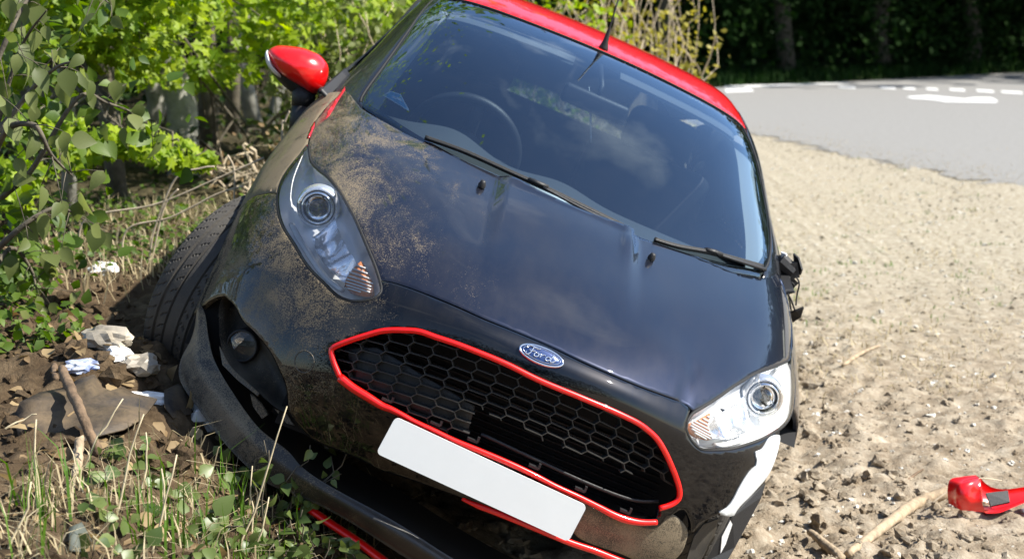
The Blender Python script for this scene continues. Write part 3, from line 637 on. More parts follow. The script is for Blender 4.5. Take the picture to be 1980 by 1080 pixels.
# ------------------------------------------------ windscreen, roof, pillars
glass_loop=(uvloop(GREEN,[(-3.65,.05)]+G_glassR[1:]+[(-3.6,3.76)],closed=False).tolist()
  +uvloop(GREEN,[(-3.4,3.78),(-2.9,3.77),(-1.58,3.74),(-.87,3.73),(-.12,3.74),(.58,3.75),(1.32,3.74),(2.12,3.74),(2.9,3.76)],closed=False).tolist()
  +uvloop(GREEN,G_glass,closed=False).tolist()+[(u_,.02) for u_ in np.arange(3.5,-3.6,-.1)])
glass_loop=dedupe(glass_loop,GREEN)
ws=panel('windscreen',GREEN,[glass_loop],M['glass'],grid=(.18,.1),chamfer=.001,drop=.004)
gc=np.array([0,1.9]); gl=np.array(glass_loop)
inn=np.array([(p[0]*.955,1.95+(p[1]-1.95)*(.955 if p[1]>1.95 else .90)) for p in gl])
panel('windscreen_border',GREEN,[gl,inn],M['frit'],ws,off=-.0065,grid=(.2,.2),chamfer=.0005,drop=.001)
seal=on(GREEN,gl[[i for i in range(len(gl)) if gl[i][1]>.1]],.001); MB().tube(seal,.0035,6,closed=False).build('windscreen_seal',M['rubber'],ws)
roof=[(u_,3.79) for u_ in np.arange(-3.55,3.56,.1)]+[(3.75,v) for v in np.arange(3.9,8.01,.12)]+[(u_,8.0) for u_ in np.arange(3.6,-3.61,-.2)]+[(-3.75,v) for v in np.arange(8,3.85,-.12)]
panel('roof',GREEN,[dedupe(roof,GREEN)],M['red'],grid=(.2,.1),label='bright red roof panel')
for s_ in (1,-1):
    src=[(a,b) for a,b in (G_glass if s_>0 else [(-x,y) for x,y in [(-3.6,3.74)]+G_glassR[::-1]])][::-1]
    edge=[(3.6,.02)]+[(x+.03,y) for x,y in src if y<3.3]+[(3.62,3.6),(3.78,3.85)]+[(3.78,v) for v in np.arange(4.2,8.01,.4)]
    lp=uvloop(GREEN,edge,closed=False,step=.03).tolist()+[(u_,8) for u_ in np.arange(3.95,6,.3)]+[(6,v) for v in np.arange(8,0,-.1)]+[(u_,0.0) for u_ in np.arange(6,3.65,-.2)]
    lp=[(s_*a,b) for a,b in lp]; lp=dedupe(lp if s_>0 else lp[::-1],GREEN)
    panel('roof_pillar',GREEN,[lp],M['blackgloss'],grid=(.25,.1),off=.002,drop=.03)
# antenna
ab=GREEN(0,3.90)[0]; at=car_x(1197,-5,ab[0]+.03)
av=MB(); bp0=ab+np.array([-.0,0,-.004]); d=at-bp0; d/=np.linalg.norm(d)
av.tube([bp0,bp0+d*.012,bp0+d*.03,bp0+d*.075,bp0+d*.085,bp0+d*.26],[.019,.016,.010,.0055,.003,.0024],10)
av.build('antenna',M['plastic'],CAR)
# sticker in the corner of the glass, hanging string
st=dense(GREEN,G_sticker,.01); stc=st.mean(0)
panel('sticker',GREEN,[st],M['stickerw'],off=-.008,grid=(.05,.03),chamfer=.0003,drop=.0004)
panel('sticker',GREEN,[stc+(st-stc)*.84],M['sticker'],off=-.0072,grid=(.05,.03),chamfer=.0003,drop=.0004,label='blue windscreen sticker')
for c_,s_ in (((.25,.3),.30),((-.25,.05),.26)):
    panel('sticker_print',GREEN,[stc+(st-stc)*s_+np.array([.3,.08])*np.array(c_)],M['stickerw'],off=-.0068,grid=(.05,.03),chamfer=.0003,drop=.0004)
# ------------------------------------------------ cowl and wipers
cw=[]
for u_ in np.linspace(-4.4,4.4,60):
    a=FRONT(u_,.45)[0]+np.array([0,0,-.04]); b=GREEN(u_*.86,.18)[0]+np.array([0,0,-.012]); cw.append([a,a*.5+b*.5+np.array([0,0,-.012]),b])
MB().grid(np.swapaxes(np.array(cw),0,1),flip=True).build('cowl',M['plastic'],CAR)
def gpx(px,off):                                   # point on the glass under a pixel, lifted
    best=None
    d=cray(*px); d/=np.linalg.norm(d)
    uu,vv=np.meshgrid(np.linspace(-4.5,4.5,181),np.linspace(-.2,4,140)); P=GREEN(uu.ravel(),vv.ravel()); t=(P-CAMC)@d; e=np.linalg.norm(P-CAMC-t[:,None]*d,axis=1); i=e.argmin()
    return CAMC+d*t[i]-d*off
def wiper(arm,blade,joint,name_label):
    W=empty('wiper',parent=CAR); W['label']=name_label
    A=np.array([gpx(p,o) for p,*o_ in arm for o in (o_[0],)]); 
    MB().tube(spl(A,6),np.interp(np.linspace(0,1,(len(A)-1)*6+1),[0,1],[.011,.007]),6,flat=.6).build('arm',M['plastic'],W)
    B=np.array([gpx(p,.016) for p in blade]); 
    MB().tube(spl(B,8),.0065,6,flat=1.3).build('blade',M['rubber'],W)
    MB().tube(spl(np.array([gpx(p,.024) for p in blade]),8),.0035,6).build('spoiler',M['plastic'],W)
    J=np.array([gpx(p,.028) for p in joint]); MB().tube(J,[.009,.011,.010],8,flat=.7).build('joint',M['plastic'],W)
wiper([((1215,445),.03),((1130,405),.03),((1050,362),.03)],[(822,266),(900,294),(985,332),(1060,366),(1130,400),(1205,437)],[(1022,346),(1040,354),(1060,362)],'long wiper lying along the bonnet edge')
wiper([((1478,520),.02),((1430,505),.03),((1385,490),.03)],[(1266,463),(1310,476),(1370,487),(1420,500),(1474,515)],[(1365,482),(1380,486),(1396,492)],'short wiper at the foot of the screen')
# ------------------------------------------------ wing mirror with the red cap
def dome(outline,x0,depth,n=9,back=.0,sq=2.2):
    """rounded shell bulging towards the car's front over an outline given in pixels, set at depth x0"""
    O=spl(np.array(outline,float),4,closed=True); B=np.array([car_x(a,b,x0) for a,b in O]); c=B.mean(0); k=len(B); V=[];F=[]
    rs=[1]+list(np.cos(np.linspace(0,math.pi/2,n))[1:-1])+[0.02]
    for r in rs:
        x=depth*max(0,1-r**sq)**(1/sq)
        for p in B: V.append(c+(p-c)*r+np.array([x,0,0]))
    for i in range(len(rs)-1):
        for j in range(k): F.append((i*k+j,i*k+(j+1)%k,(i+1)*k+(j+1)%k,(i+1)*k+j))
    F.append(tuple((len(rs)-1)*k+j for j in range(k)))
    if back:
        o=len(V)
        for p in B: V.append(c+(p-c)*.96-np.array([back,0,0]))
        for j in range(k): F.append((j,o+j,o+(j+1)%k,(j+1)%k))
        F.append(tuple(o+j for j in range(k))[::-1])
    return V,F
MIR=empty('wing_mirror',parent=CAR); MIR['label']='wing mirror with bright red cap on a black stem'
capo=[(519,98),(530,90),(545,87.5),(581,91.5),(603,99),(620,108),(634,126),(635,147),(627,167),(612,181),(600,178),(587,170),(565,157),(546,145),(531,130),(521,113)]
V,F=dome(capo,-.47,.085,back=.01); obj('cap',V,F,M['red'],MIR,label='glossy red mirror cap')
house=[(515,98),(530,93),(560,93),(600,103),(628,125),(630,150),(612,183),(590,190),(563,178),(537,154),(518,128),(512,110)]
V,F=dome(house,-.48,.055,back=.05); obj('housing',V,F,M['plastic'],MIR)
V,F=dome([(513,104),(517,97),(522,104),(532,128),(547,146),(545,152),(528,140),(516,122)],-.465,.055,n=5); obj('side_lamp',V,F,M['clearwhite'],MIR)
gl_=[(522,104),(560,98),(605,112),(626,135),(612,172),(580,172),(545,150),(524,124)]
V,F=dome(gl_,-.535,-.004,n=3); obj('mirror_glass',V,F,M['chrome'],MIR)
sp_=[car_x(588,168,-.47),car_x(587,190,-.47),car_x(586,205,-.47),car_x(584,225,-.46),car_x(583,258,-.45)]
MB().tube(sp_[:3],[.040,.0365,.036],16,flat=1.0).build('stem',M['plastic'],MIR); MB().tube(sp_[2:],[.0345,.0375,.040],16).build('stem_base',M['plastic'],MIR)
# broken stub of the other mirror
STB=empty('broken_mirror_stub',parent=CAR); STB['label']='smashed mirror mount with dangling wires'
def px3(L): return np.array([car_x(a,b,x) for a,b,x in L])
bk=MB(); c=car_x(1519,515,-.47); bk.tube([c+np.array([0,-.03,.01]),c+np.array([0,.0,0]),c+np.array([0.01,.03,-.01])],[.032,.030,.022],10)
bk.box(car_x(1532,522,-.46),(.03,.035,.05),Matrix.Rotation(.6,3,'X')); bk.box(car_x(1528,548,-.46),(.025,.03,.04),Matrix.Rotation(-.4,3,'X'))
bk.build('mount',M['plastic'],STB,smooth=False)
def shard(L,t,m,name,parent):
    P=px3(L); n_=len(P); nn=np.cross(P[1]-P[0],P[2]-P[0]); nn/=np.linalg.norm(nn)
    V=list(P)+list(P-nn*t); F=[tuple(range(n_)),tuple(range(n_,2*n_))[::-1]]+[(i,i+n_,(i+1)%n_+n_,(i+1)%n_) for i in range(n_)]
    return obj(name,V,F,m,parent,smooth=False)
shard([(1536,489,-.47),(1546,498,-.45),(1553,520,-.44),(1549,531,-.46),(1538,512,-.48)],.006,M['plastic'],'shard',STB)
shard([(1512,486,-.47),(1522,490,-.46),(1524,505,-.46),(1513,508,-.47)],.008,M['satin'],'shard',STB)
shard([(1524,603,-.44),(1538,598,-.42),(1553,592,-.42),(1547,610,-.43),(1530,621,-.45)],.006,M['plastic'],'shard',STB)
wr=MB()
for L in ([(1522,520,-.46),(1527,540,-.44),(1521,560,-.44),(1530,580,-.43),(1537,600,-.43)],[(1530,525,-.46),(1545,545,-.44),(1541,570,-.44),(1539,590,-.43)],[(1515,530,-.46),(1519,555,-.45),(1526,575,-.44),(1530,605,-.43)],[(1520,540,-.45),(1535,550,-.44),(1528,565,-.45),(1518,575,-.45)]):
    wr.tube(spl(px3(L),6),.0028,6)
wr.build('wires',M['rubber'],STB)
# ------------------------------------------------ sides, doors, glass, rear
def zw(x): return .955+.05*np.clip((-.45-x)/2.4,0,1)
def halfw(x): return .861-.075*sm(-2.35,-3.15,x)
class Side:                                   # height field y(x,z) wrapped as a Surf-like (u=x, v=z)
    def __init__(s,sg,kind): s.sgn=sg; s.kind=kind
    def y(s,x,z):
        if s.kind=='body': return halfw(x)-.072*np.clip((z-.70)/.25,0,2)**2-.05*np.clip((.5-z)/.3,0,2)**2-.006*np.exp(-((z-.60)/.05)**2)
        w=zw(x); t=(z-w)/(1.30-w); return .792-.05*sm(-2.2,-3.1,x)-.14*t-.012*t*(t-1)*-1
    def __call__(s,x,z):
        x=np.atleast_1d(np.asarray(x,float)); z=np.atleast_1d(np.asarray(z,float)); return np.stack([x,s.sgn*s.y(x,z),z],-1)
    def nrm(s,x,z,h=1e-3):
        x=np.atleast_1d(np.asarray(x,float)); z=np.atleast_1d(np.asarray(z,float)); dx=s(x+h,z)-s(x-h,z); dz=s(x,z+h)-s(x,z-h)
        n=np.cross(dz,dx)*s.sgn; return n/np.linalg.norm(n,axis=-1,keepdims=True)
def arc(cx,cz,r,a0,a1,n=24): return [(cx+r*math.cos(t),cz+r*math.sin(t)) for t in np.linspace(a0,a1,n)]
pil=GREEN(np.full(60,6.),np.linspace(0,8,60))
for sg,pm in ((-1,M['wing']),(1,wLm)):
    B=Side(sg,'body'); W_=Side(sg,'glass')
    dl=[(-.462,zw(-.462)),(-.462,.25),(-1.72,.25),(-1.78,.55),(-1.80,zw(-1.8))]
    D=panel('door',B,[dense(B,dl,.03)],pm,grid=(.06,.05))
    MB().tube([(-1.50,sg*(B.y(-1.5,.84)+.02),.84),(-1.60,sg*(B.y(-1.6,.84)+.028),.845),(-1.70,sg*(B.y(-1.7,.84)+.02),.85)],.011,8).build('handle',pm,D)
    ql=[(-1.806,zw(-1.8)),(-1.786,.55),(-1.728,.25),(-2.10,.25)]+arc(-2.489,.32,.345,math.pi*.94+.0,.2,2)[:0]+[(-2.489-.36*math.cos(t),.31+.36*math.sin(t)) for t in np.linspace(math.pi-.1,.1,20)]+[(-3.0,.30),(-3.12,.5),(-3.13,.8),(-3.05,zw(-3))]
    panel('quarter_panel',B,[dense(B,ql,.03)],pm,grid=(.06,.05))
    panel('sill',B,[dense(B,[(-.40,.245),(-.40,.17),(-2.10,.17),(-2.10,.245)],.04)],M['plastic'],grid=(.1,.04))
    # glass between waist and roof rail
    up=[(p[0],p[2]-.004) for p in pil if -2.62<p[0]<-.50]
    gx=[(-.50,zw(-.5)+.004)]+up+[(-2.75,1.12),(-2.8,zw(-2.8)+.004)]
    panel('side_window',W_,[dense(W_,gx,.03)],M['sideglass'],grid=(.08,.06),chamfer=.001,drop=.004)
    ws_=[(-.40,zw(-.4))]+[(x,zw(x)) for x in np.linspace(-.5,-3.0,20)]
    MB().tube([(x,sg*(.800-.05*float(sm(-2.2,-3.1,np.array(x)))),z) for x,z in ws_],.010,8).build('waist_seal',M['rubber'],CAR)
    # triangle trim at the mirror foot
    tri=[(-.34,.955),(-.50,.965),(-.62,.965),(-.56,1.035)]
    panel('mirror_foot',W_,[dense(W_,tri,.03)],M['plastic'],grid=(.05,.03),off=.01,drop=.03)
REAR=Surf([[(-2.78,0,1.375),(-2.76,.3,1.36),(-2.72,.50,1.31),(-2.69,.58,1.245)],[(-2.98,0,1.16),(-2.96,.33,1.15),(-2.90,.60,1.12),(-2.82,.72,1.08)],[(-3.10,0,.96),(-3.08,.36,.955),(-3.02,.66,.945),(-2.92,.80,.93)],[(-3.14,0,.70),(-3.13,.37,.70),(-3.07,.68,.70),(-2.96,.83,.70)],[(-3.17,0,.48),(-3.15,.37,.48),(-3.09,.68,.48),(-2.98,.82,.48)],[(-3.10,0,.25),(-3.09,.36,.25),(-3.03,.66,.25),(-2.95,.79,.25)]],1)
U,Vv=np.meshgrid(np.linspace(-3,3,40),np.linspace(0,1.8,20)); MB().grid(REAR(U.ravel(),Vv.ravel()).reshape(20,40,3)).build('rear_window',M['sideglass'],CAR)
U,Vv=np.meshgrid(np.linspace(-3,3,40),np.linspace(1.8,5,26)); MB().grid(REAR(U.ravel(),Vv.ravel()).reshape(26,40,3)).build('tailgate',wLm,CAR)
ub=MB(); ub.box((-1.35,0,.24),(3.1,1.25,.10)); ub.box((-1.2,-.73,.26),(1.5,.14,.14)); ub.box((-1.2,.73,.26),(1.5,.14,.14)); ub.build('underbody',M['dark'],CAR,smooth=False)
# ------------------------------------------------ wheels
def tyre_mesh(R=.300,wd=.205,nt=300):
    prof=[]                                   # across: bead - sidewall - shoulder - tread - back
    for s_ in (-1,1):
        q=[(.080,.216),(.098,.225),(.1045,.245),(.103,.268),(.099,.283),(.093,.2915)]
        prof.append([(s_*a,b) for a,b in q])
    tread=np.linspace(-.088,.088,45); cr=lambda a:R-.004*(a/.088)**2*1.2-.002*(np.abs(a)>.08)
    P=prof[0]+[(a,None) for a in tread]+prof[1][::-1]; V=[]; k=len(P)
    for i in range(nt):
        th=2*math.pi*i/nt
        for a,b in P:
            if b is None:
                r=cr(a); g=0
                if abs(abs(a)-.020)<.003 or abs(abs(a)-.054)<.003: g=.006
                ph=(i/nt*50+abs(a)*26)%1.0                 # swept cross grooves
                if ph<.13 and (abs(a)>.060 or .026<abs(a)<.046): g=max(g,.004)
                r-=g
            else:
                r=b
                if b>.285 and (i/nt*50+2.6)%1.0<.16: r-=.003
            V.append((r*math.cos(th),a,r*math.sin(th)))
    F=[]
    for i in range(nt):
        j=(i+1)%nt
        for m in range(k-1): F.append((i*k+m,i*k+m+1,j*k+m+1,j*k+m))
    me=bpy.data.meshes.new('tyre'); me.from_pydata(V,[],F); me.materials.append(M['tyre'])
    return me
TY=tyre_mesh()
def rim_mesh():
    m=MB(); m.lathe([(-.085,.222),(-.095,.228),(-.08,.212),(-.02,.205),(.06,.205),(.085,.222)],60); m.lathe([(-.06,.0001),(-.062,.03),(-.055,.055),(-.03,.06)],24)
    for i in range(8):
        t=2*math.pi*i/8
        for dt in (-.09,.09):
            a=np.array([.04*math.cos(t),-.058,.04*math.sin(t)]); b=np.array([.21*math.cos(t+dt),-.078,.21*math.sin(t+dt)]); m.tube([a,(a+b)/2+np.array([0,-.006,0]),b],[.016,.013,.014],6,flat=.8)
    me=bpy.data.meshes.new('rim'); me.from_pydata(m.V,[],m.F); me.materials.append(M['alloy']); me.polygons.foreach_set('use_smooth',[True]*len(me.polygons)); return me
RM=rim_mesh()
def wheel(c,steer,camber,flip,label=None):
    W=empty('wheel',parent=CAR); W.location=c; W.rotation_euler=(math.radians(camber),0,math.radians(steer)); 
    if label: W['label']=label
    for me in (TY,RM):
        o=bpy.data.objects.new(me.name,me); COL.objects.link(o); o.parent=W
        if flip: o.rotation_euler=(0,0,math.pi)
    return W
wheel((.02,-.765,.355),-25,-5,False,'front wheel turned outwards with worn tread showing')
wheel((0,.735,.33),-22,0,True); wheel((-2.489,-.735,.305),0,0,False); wheel((-2.489,.735,.305),0,0,True)
# arch liner
for s_ in (-1,1):
    m=MB(); g=[]
    for t in np.linspace(-.15 if s_<0 else .9,math.pi+.15,26): g.append([(.37*math.cos(t),s_*y_,.32+.37*math.sin(t)) for y_ in (.50,.62,.74,.835)])
    m.grid(g).build('arch_liner',M['dark'],CAR)
    m=MB(); m.box((0,s_*.47,.45),(.76,.02,.5)); m.build('inner_arch_panel',M['dark'],CAR,smooth=False)
# ------------------------------------------------ torn lower lip and fog lamp side
up=[(386,589,.37),(397,612,.385),(404,655,.42),(416,700,.47),(450,760,.545),(500,828,.63),(556,872,.695),(584,905,.73),(640,943,.765),(760,1008,.80),(860,1072,.815),(960,1130,.82),(1060,1180,.815)]
lo=[(381,617,.345),(370,659,.35),(351,700,.37),(352,738,.42),(392,797,.51),(448,868,.60),(516,930,.68),(585,958,.72),(668,1000,.755),(775,1068,.79),(860,1120,.80),(940,1175,.81),(1040,1230,.81)]
A=spl(px3(up),6); B=spl(px3(lo),6); G=[]
for t in np.linspace(0,1,9):
    bul=np.sin(math.pi*t)**.7*.022+.012*np.exp(-((t-.42)/.12)**2); P=A+(B-A)*t; d=P-CAMC; d=-d/np.linalg.norm(d,axis=1,keepdims=True); up_=np.array([.5,-.1,.5]); G.append(P+(d*.6+up_*.5)*bul)
G=np.array(G); MB().grid(G,thick=-.004).build('lower_lip',M['dusty'],CAR,label='dusty black bumper lip torn away and hanging')
tr_=[A+np.array([-.01,.0,-.01])*1.0]+[A+np.array([-d_,.01,h_]) for d_,h_ in ((.10,-.03),(.25,-.045),(.42,-.05))]
MB().grid(np.array(tr_)).build('undertray',M['dark'],CAR)
rs=spl(px3([(575,982,.70),(600,985,.715),(640,1012,.735),(690,1045,.755),(740,1082,.77),(800,1125,.78),(870,1170,.785)]),6)
MB().tube(rs,np.interp(np.linspace(0,1,len(rs)),[0,.2,1],[.006,.018,.021]),8,flat=.5).build('lip_stripe',M['redtrim'],CAR)
# fog recess: cup, lamp, torn edges
fg=np.array([FRONT(u_,v_)[0] for u_,v_ in uvloop(FRONT,F_fog,step=.02)]); c=fg.mean(0)
rings=[fg+np.array([-.004,0,0])]+[c+(fg-c)*s_+np.array([-d_,.012,0]) for s_,d_ in ((.98,.03),(.93,.08),(.6,.10),(.05,.10))]
k=len(fg); V=np.array(rings).reshape(-1,3); F=[(i*k+j,i*k+(j+1)%k,(i+1)*k+(j+1)%k,(i+1)*k+j) for i in range(4) for j in range(k)]
obj('fog_lamp_recess',V,F,add_dust(mat('recess_plastic',(.012,.012,.012),.6),-.3,-.8,.45,.1),CAR)
FO=empty('fog_lamp',parent=CAR); fc=car_x(468,668,.53); ax=np.array([.96,-.22,.05]); ax/=np.linalg.norm(ax); a=np.cross(ax,[0,0,1]); a/=np.linalg.norm(a); b=np.cross(a,ax)
def lat2(prof,m,name,par,n=32):
    V=[];F=[];k=len(prof)
    for i in range(n):
        t=2*math.pi*i/n
        for h,r in prof: V.append(fc+ax*h+r*(math.cos(t)*a+math.sin(t)*b))
    for i in range(n):
        for j in range(k-1): F.append((i*k+j,((i+1)%n)*k+j,((i+1)%n)*k+j+1,i*k+j+1))
    return obj(name,V,F,m,par)
lat2([(-.06,.045),(.0,.043),(.006,.041),(.004,.037)],M['plastic'],'bezel',FO); lat2([(-.03,.037),(-.045,.02),(-.05,.001)],M['silver'],'reflector',FO); lat2([(.001,.038),(.004,.03),(.006,.015),(.0065,.0005)],M['lens'],'lens',FO)
for L in ([(424,668,.50),(436,692,.53),(470,720,.575),(505,752,.62),(498,765,.62),(460,735,.57),(430,705,.53)],[(486,760,.60),(506,778,.625),(520,800,.64),(509,808,.63),(492,785,.61)],[(532,790,.655),(556,800,.67),(570,822,.685),(556,818,.675)]):
    shard(L,.004,M['dusty'],'torn_bracket',CAR)
for L in ([(600,798,.70),(610,820,.705),(628,865,.715),(636,868,.72),(622,820,.71),(607,790,.705)],):
    shard(L,.003,M['plastic'],'corner_edge',CAR)
# dark plastic pieces under the other corner
shard([(1480,935,.50),(1472,962,.52),(1443,1013,.55),(1421,1058,.58),(1405,1085,.60),(1365,1085,.62),(1393,1032,.62),(1417,1000,.60),(1447,965,.55)],.004,M['plastic'],'torn_undertray',CAR)
shard([(1340,1035,.66),(1358,1012,.655),(1388,1000,.62),(1378,1040,.60),(1352,1082,.62),(1325,1082,.66)],.004,M['dusty'],'torn_undertray',CAR)
shard([(1395,1035,.61),(1411,1004,.605),(1415,1012,.60),(1402,1050,.60),(1392,1068,.605)],.003,M['satin'],'torn_undertray',CAR)
# ------------------------------------------------ cabin
dm=[]
for y_ in np.linspace(-.68,.68,60):
    hump=.035*math.exp(-((y_+.37)/.13)**2)+.02*math.exp(-((y_)/.12)**2); e=.12*(y_/.68)**2
    dm.append([(-.08-e*1.3,y_,.925),(-.22-e,y_,.945),(-.36-e*.6,y_,.955+hump*.6),(-.47-e*.3,y_,.955+hump*1.3),(-.53-e*.2,y_,.935+hump),(-.56,y_,.85),(-.60,y_,.60)])
DA=MB().grid(np.array(dm)).build('dashboard',M['dash'],CAR)
MB().tube([(-.24,-.15,.951),(-.225,0,.951),(-.24,.15,.951)],.012,6,flat=.5).build('demister_vent',M['satin'],DA)
swc=car_x(893,285,-.66); tl=math.radians(24); ax=np.array([-math.cos(tl),0,math.sin(tl)]); a=np.array([0,1.,0]); b=np.cross(ax,a)
SW=empty('steering_wheel',parent=CAR); MB().tube([swc+.182*(math.cos(t)*a+math.sin(t)*b) for t in np.linspace(0,2*math.pi,48,endpoint=False)],.016,10,closed=True).build('rim',M['plastic'],SW)
sh=MB(); sh.tube([swc-ax*.05,swc-ax*.02,swc+ax*.02],[.05,.075,.055],16)
for t in (0,math.pi,-math.pi/2): sh.tube([swc,swc+.09*(math.cos(t)*a+math.sin(t)*b),swc+.18*(math.cos(t)*a+math.sin(t)*b)],[.03,.022,.016],8,flat=.5)
sh.build('hub',M['plastic'],SW)
def rbox(c,s,b=.04):
    m=MB(); m.box(c,s); o=m.build('x'); bv=o.modifiers.new('b','BEVEL'); bv.width=b; bv.segments=4; return o
for y_ in (-.36,.36):
    S_=empty('seat',parent=CAR)
    for nm,c_,s_ in (('back',(-1.38,y_,.82),(.17,.48,.62)),('cushion',(-1.08,y_,.47),(.55,.48,.18)),('headrest',(-1.42,y_,1.20),(.10,.27,.17))):
        o=rbox(c_,s_,.045); o.name=nm; o.parent=S_; o.data.materials.append(M['seat'])
o=rbox((-2.15,0,.80),(.2,1.2,.6),.05); o.name='rear_seat'; o.parent=CAR; o.data.materials.append(M['seat'])
U,Vv=np.meshgrid(np.linspace(-5.6,5.6,40),np.linspace(3.95,7.9,30)); P=GREEN(U.ravel(),Vv.ravel())-GREEN.nrm(U.ravel(),Vv.ravel())*.035; MB().grid(P.reshape(30,40,3)).build('headliner',M['liner'],CAR)
for s_ in (-1,1):
    g=[]
    for v_ in np.linspace(.25,4.2,30): g.append([GREEN(s_*u_,v_)[0]-GREEN.nrm(s_*u_,v_)[0]*d_ for u_,d_ in ((3.36,.055),(3.5,.04),(3.62,.026),(3.75,.014),(4.4,.03),(5.6,.05))])
    MB().grid(g).build('pillar_trim',M['liner'],CAR)
    g=[[(x_,s_*(.76 if z_<.95 else .765-.10*(z_-.95)/.3),z_) for z_ in (.3,.6,.9,.96)] for x_ in np.linspace(-.5,-2.7,12)]
    MB().grid(g).build('door_card',M['seat'],CAR)
    m=MB(); m.tube([(-1.82,s_*.755,.95),(-1.86,s_*.70,1.10),(-1.9,s_*.63,1.32)],[.05,.045,.04],8,flat=.6); m.build('centre_pillar',M['seat'],CAR)
M['visor']=mat('visor_cloth',(.09,.095,.10),.9)
for s_ in (-1,1):
    g=[]
    for v_ in np.linspace(3.45,3.74,6): g.append([GREEN(s_*u_,v_)[0]-GREEN.nrm(s_*u_,v_)[0]*(.05-.02*(v_-3.45)) for u_ in np.linspace(.35,3.1,14)])
    MB().grid(g,thick=.012).build('sun_visor',M['visor'],CAR)
mc=np.array([-.70,0.02,1.24]); o=rbox(mc,(.03,.23,.065),.02); o.name='interior_mirror'; o.parent=CAR; o.data.materials.append(M['plastic'])
MB().tube([mc+np.array([0,.0,.02]),mc+np.array([.0,0,.06]),GREEN(0,3.25)[0]-np.array([0,0,.01])],.009,8).build('mirror_arm',M['plastic'],CAR)
hs=px3([(1139,168,-.72),(1141,190,-.72),(1142,215,-.72),(1142,240,-.72),(1143,276,-.72)])
MB().tube(spl(hs,4),[.0012]*4+[.0018]*4+[.004]*4+[.0022]*4+[.0012],6).build('hanging_cord',M['stickerw'],CAR)
# ------------------------------------------------ ground
_lat=rng.random((256,256))
def vnoise(x,y):
    xi=np.floor(x).astype(int); yi=np.floor(y).astype(int); fx=x-xi; fy=y-yi; fx=fx*fx*(3-2*fx); fy=fy*fy*(3-2*fy)
    g=lambda a,b:_lat[a&255,b&255]
    return (g(xi,yi)*(1-fx)+g(xi+1,yi)*fx)*(1-fy)+(g(xi,yi+1)*(1-fx)+g(xi+1,yi+1)*fx)*fy-.5
def fbm(x,y,o=4,r=.5):
    s=0;a=1
    for i in range(o): s=s+a*vnoise(x*2**i+17*i,y*2**i+9*i); a*=r
    return s
def base_h(x,y):
    r=.43*(.50-x); t=np.clip(r/.60,0,1.0); b=np.where(r<0,0,.60*(t*t*(2-t)*.35+t*.65))
    b=b+.10*np.clip((-x-1.1)/4,0,1.6)
    # trough under the car so that nothing pierces the floor
    fx=np.exp(-((x+.22)/.62)**4); fy=sm(3.70,4.0,y)*sm(8.2,7.6,y); b=b-.12*fx*fy
    # soil ploughed up before the turned wheel and in front of the lip
    b=b+.05*np.exp(-((x+1.15)/.28)**2-((y-4.35)/.35)**2)
    b=b-.16*np.exp(-((x-.05)/.55)**2-((y-3.55)/.45)**2)
    b=b-.13*np.exp(-((x+.50)/.30)**2-((y-3.60)/.30)**2)
    return b
ROADN=[(16,-8),(12,0),(9,5.5),(6.6,10),(4.65,14.54),(3.9,17.05),(3.24,20.6),(1.6,25),(-3,28.4),(-12,30),(-45,27)]
ROADF=[(-45,36),(-12,35.2),(0,33.2),(4.32,33.8),(7.74,36.7),(13.35,42.2),(24,53),(50,80)]
ROADX=[(75,60),(60,10),(40,-8)]
ROADP=ROADN+ROADF+ROADX
_rn=spl(ROADN,24); _rn=_rn+rng.normal(0,.10,_rn.shape)*(np.abs(_rn[:,1:2]-18)<16); rp_=_rn.tolist()+spl(ROADF,6).tolist()+ROADX
def gh(x,y):                                  # full height
    x=np.asarray(x,float); y=np.asarray(y,float)
    h=base_h(x,y); near=1/(1+np.exp((np.hypot(x,y-4)-16)/2))
    d=.05*fbm(x*1.1,y*1.1,3)+.05*fbm(x*4.6,y*4.6,4,.66)+.05*np.abs(fbm(x*10,y*10,3,.7))+.016*fbm(x*27,y*27,2,.7)
    amp=.55+.6*np.clip(vnoise(x*.9+5,y*.9)+.5,0,1)
    amp=amp*(.44+.85*np.exp(-((x-.95)/.6)**2)+.6*(x<-.2))*(1-.3*sm(7,10,y)*(x>0))
    inr=np.zeros(x.shape,bool); far_=y+x*1.2>14
    if far_.any(): inr[far_]=inpoly(np.stack([x[far_],y[far_]],-1),rp_)
    h=h+d*amp*near*np.where(inr,0,1); return np.where(inr,-.008,h)
def axis(lo,hi,a,b,fine,coarse):
    c=np.arange(a,b,fine); l=[a]; s=fine
    while l[-1]>lo: s=min(s*1.13,coarse); l.append(l[-1]-s)
    r=[b]; s=fine
    while r[-1]<hi: s=min(s*1.13,coarse); r.append(r[-1]+s)
    return np.array(l[:0:-1]+list(c)+r)
gx=axis(-160,160,-2.4,3.1,.017,14); gy=axis(-40,320,2.6,8.2,.017,16)
X,Y=np.meshgrid(gx,gy); Z=gh(X.ravel(),Y.ravel()).reshape(X.shape)
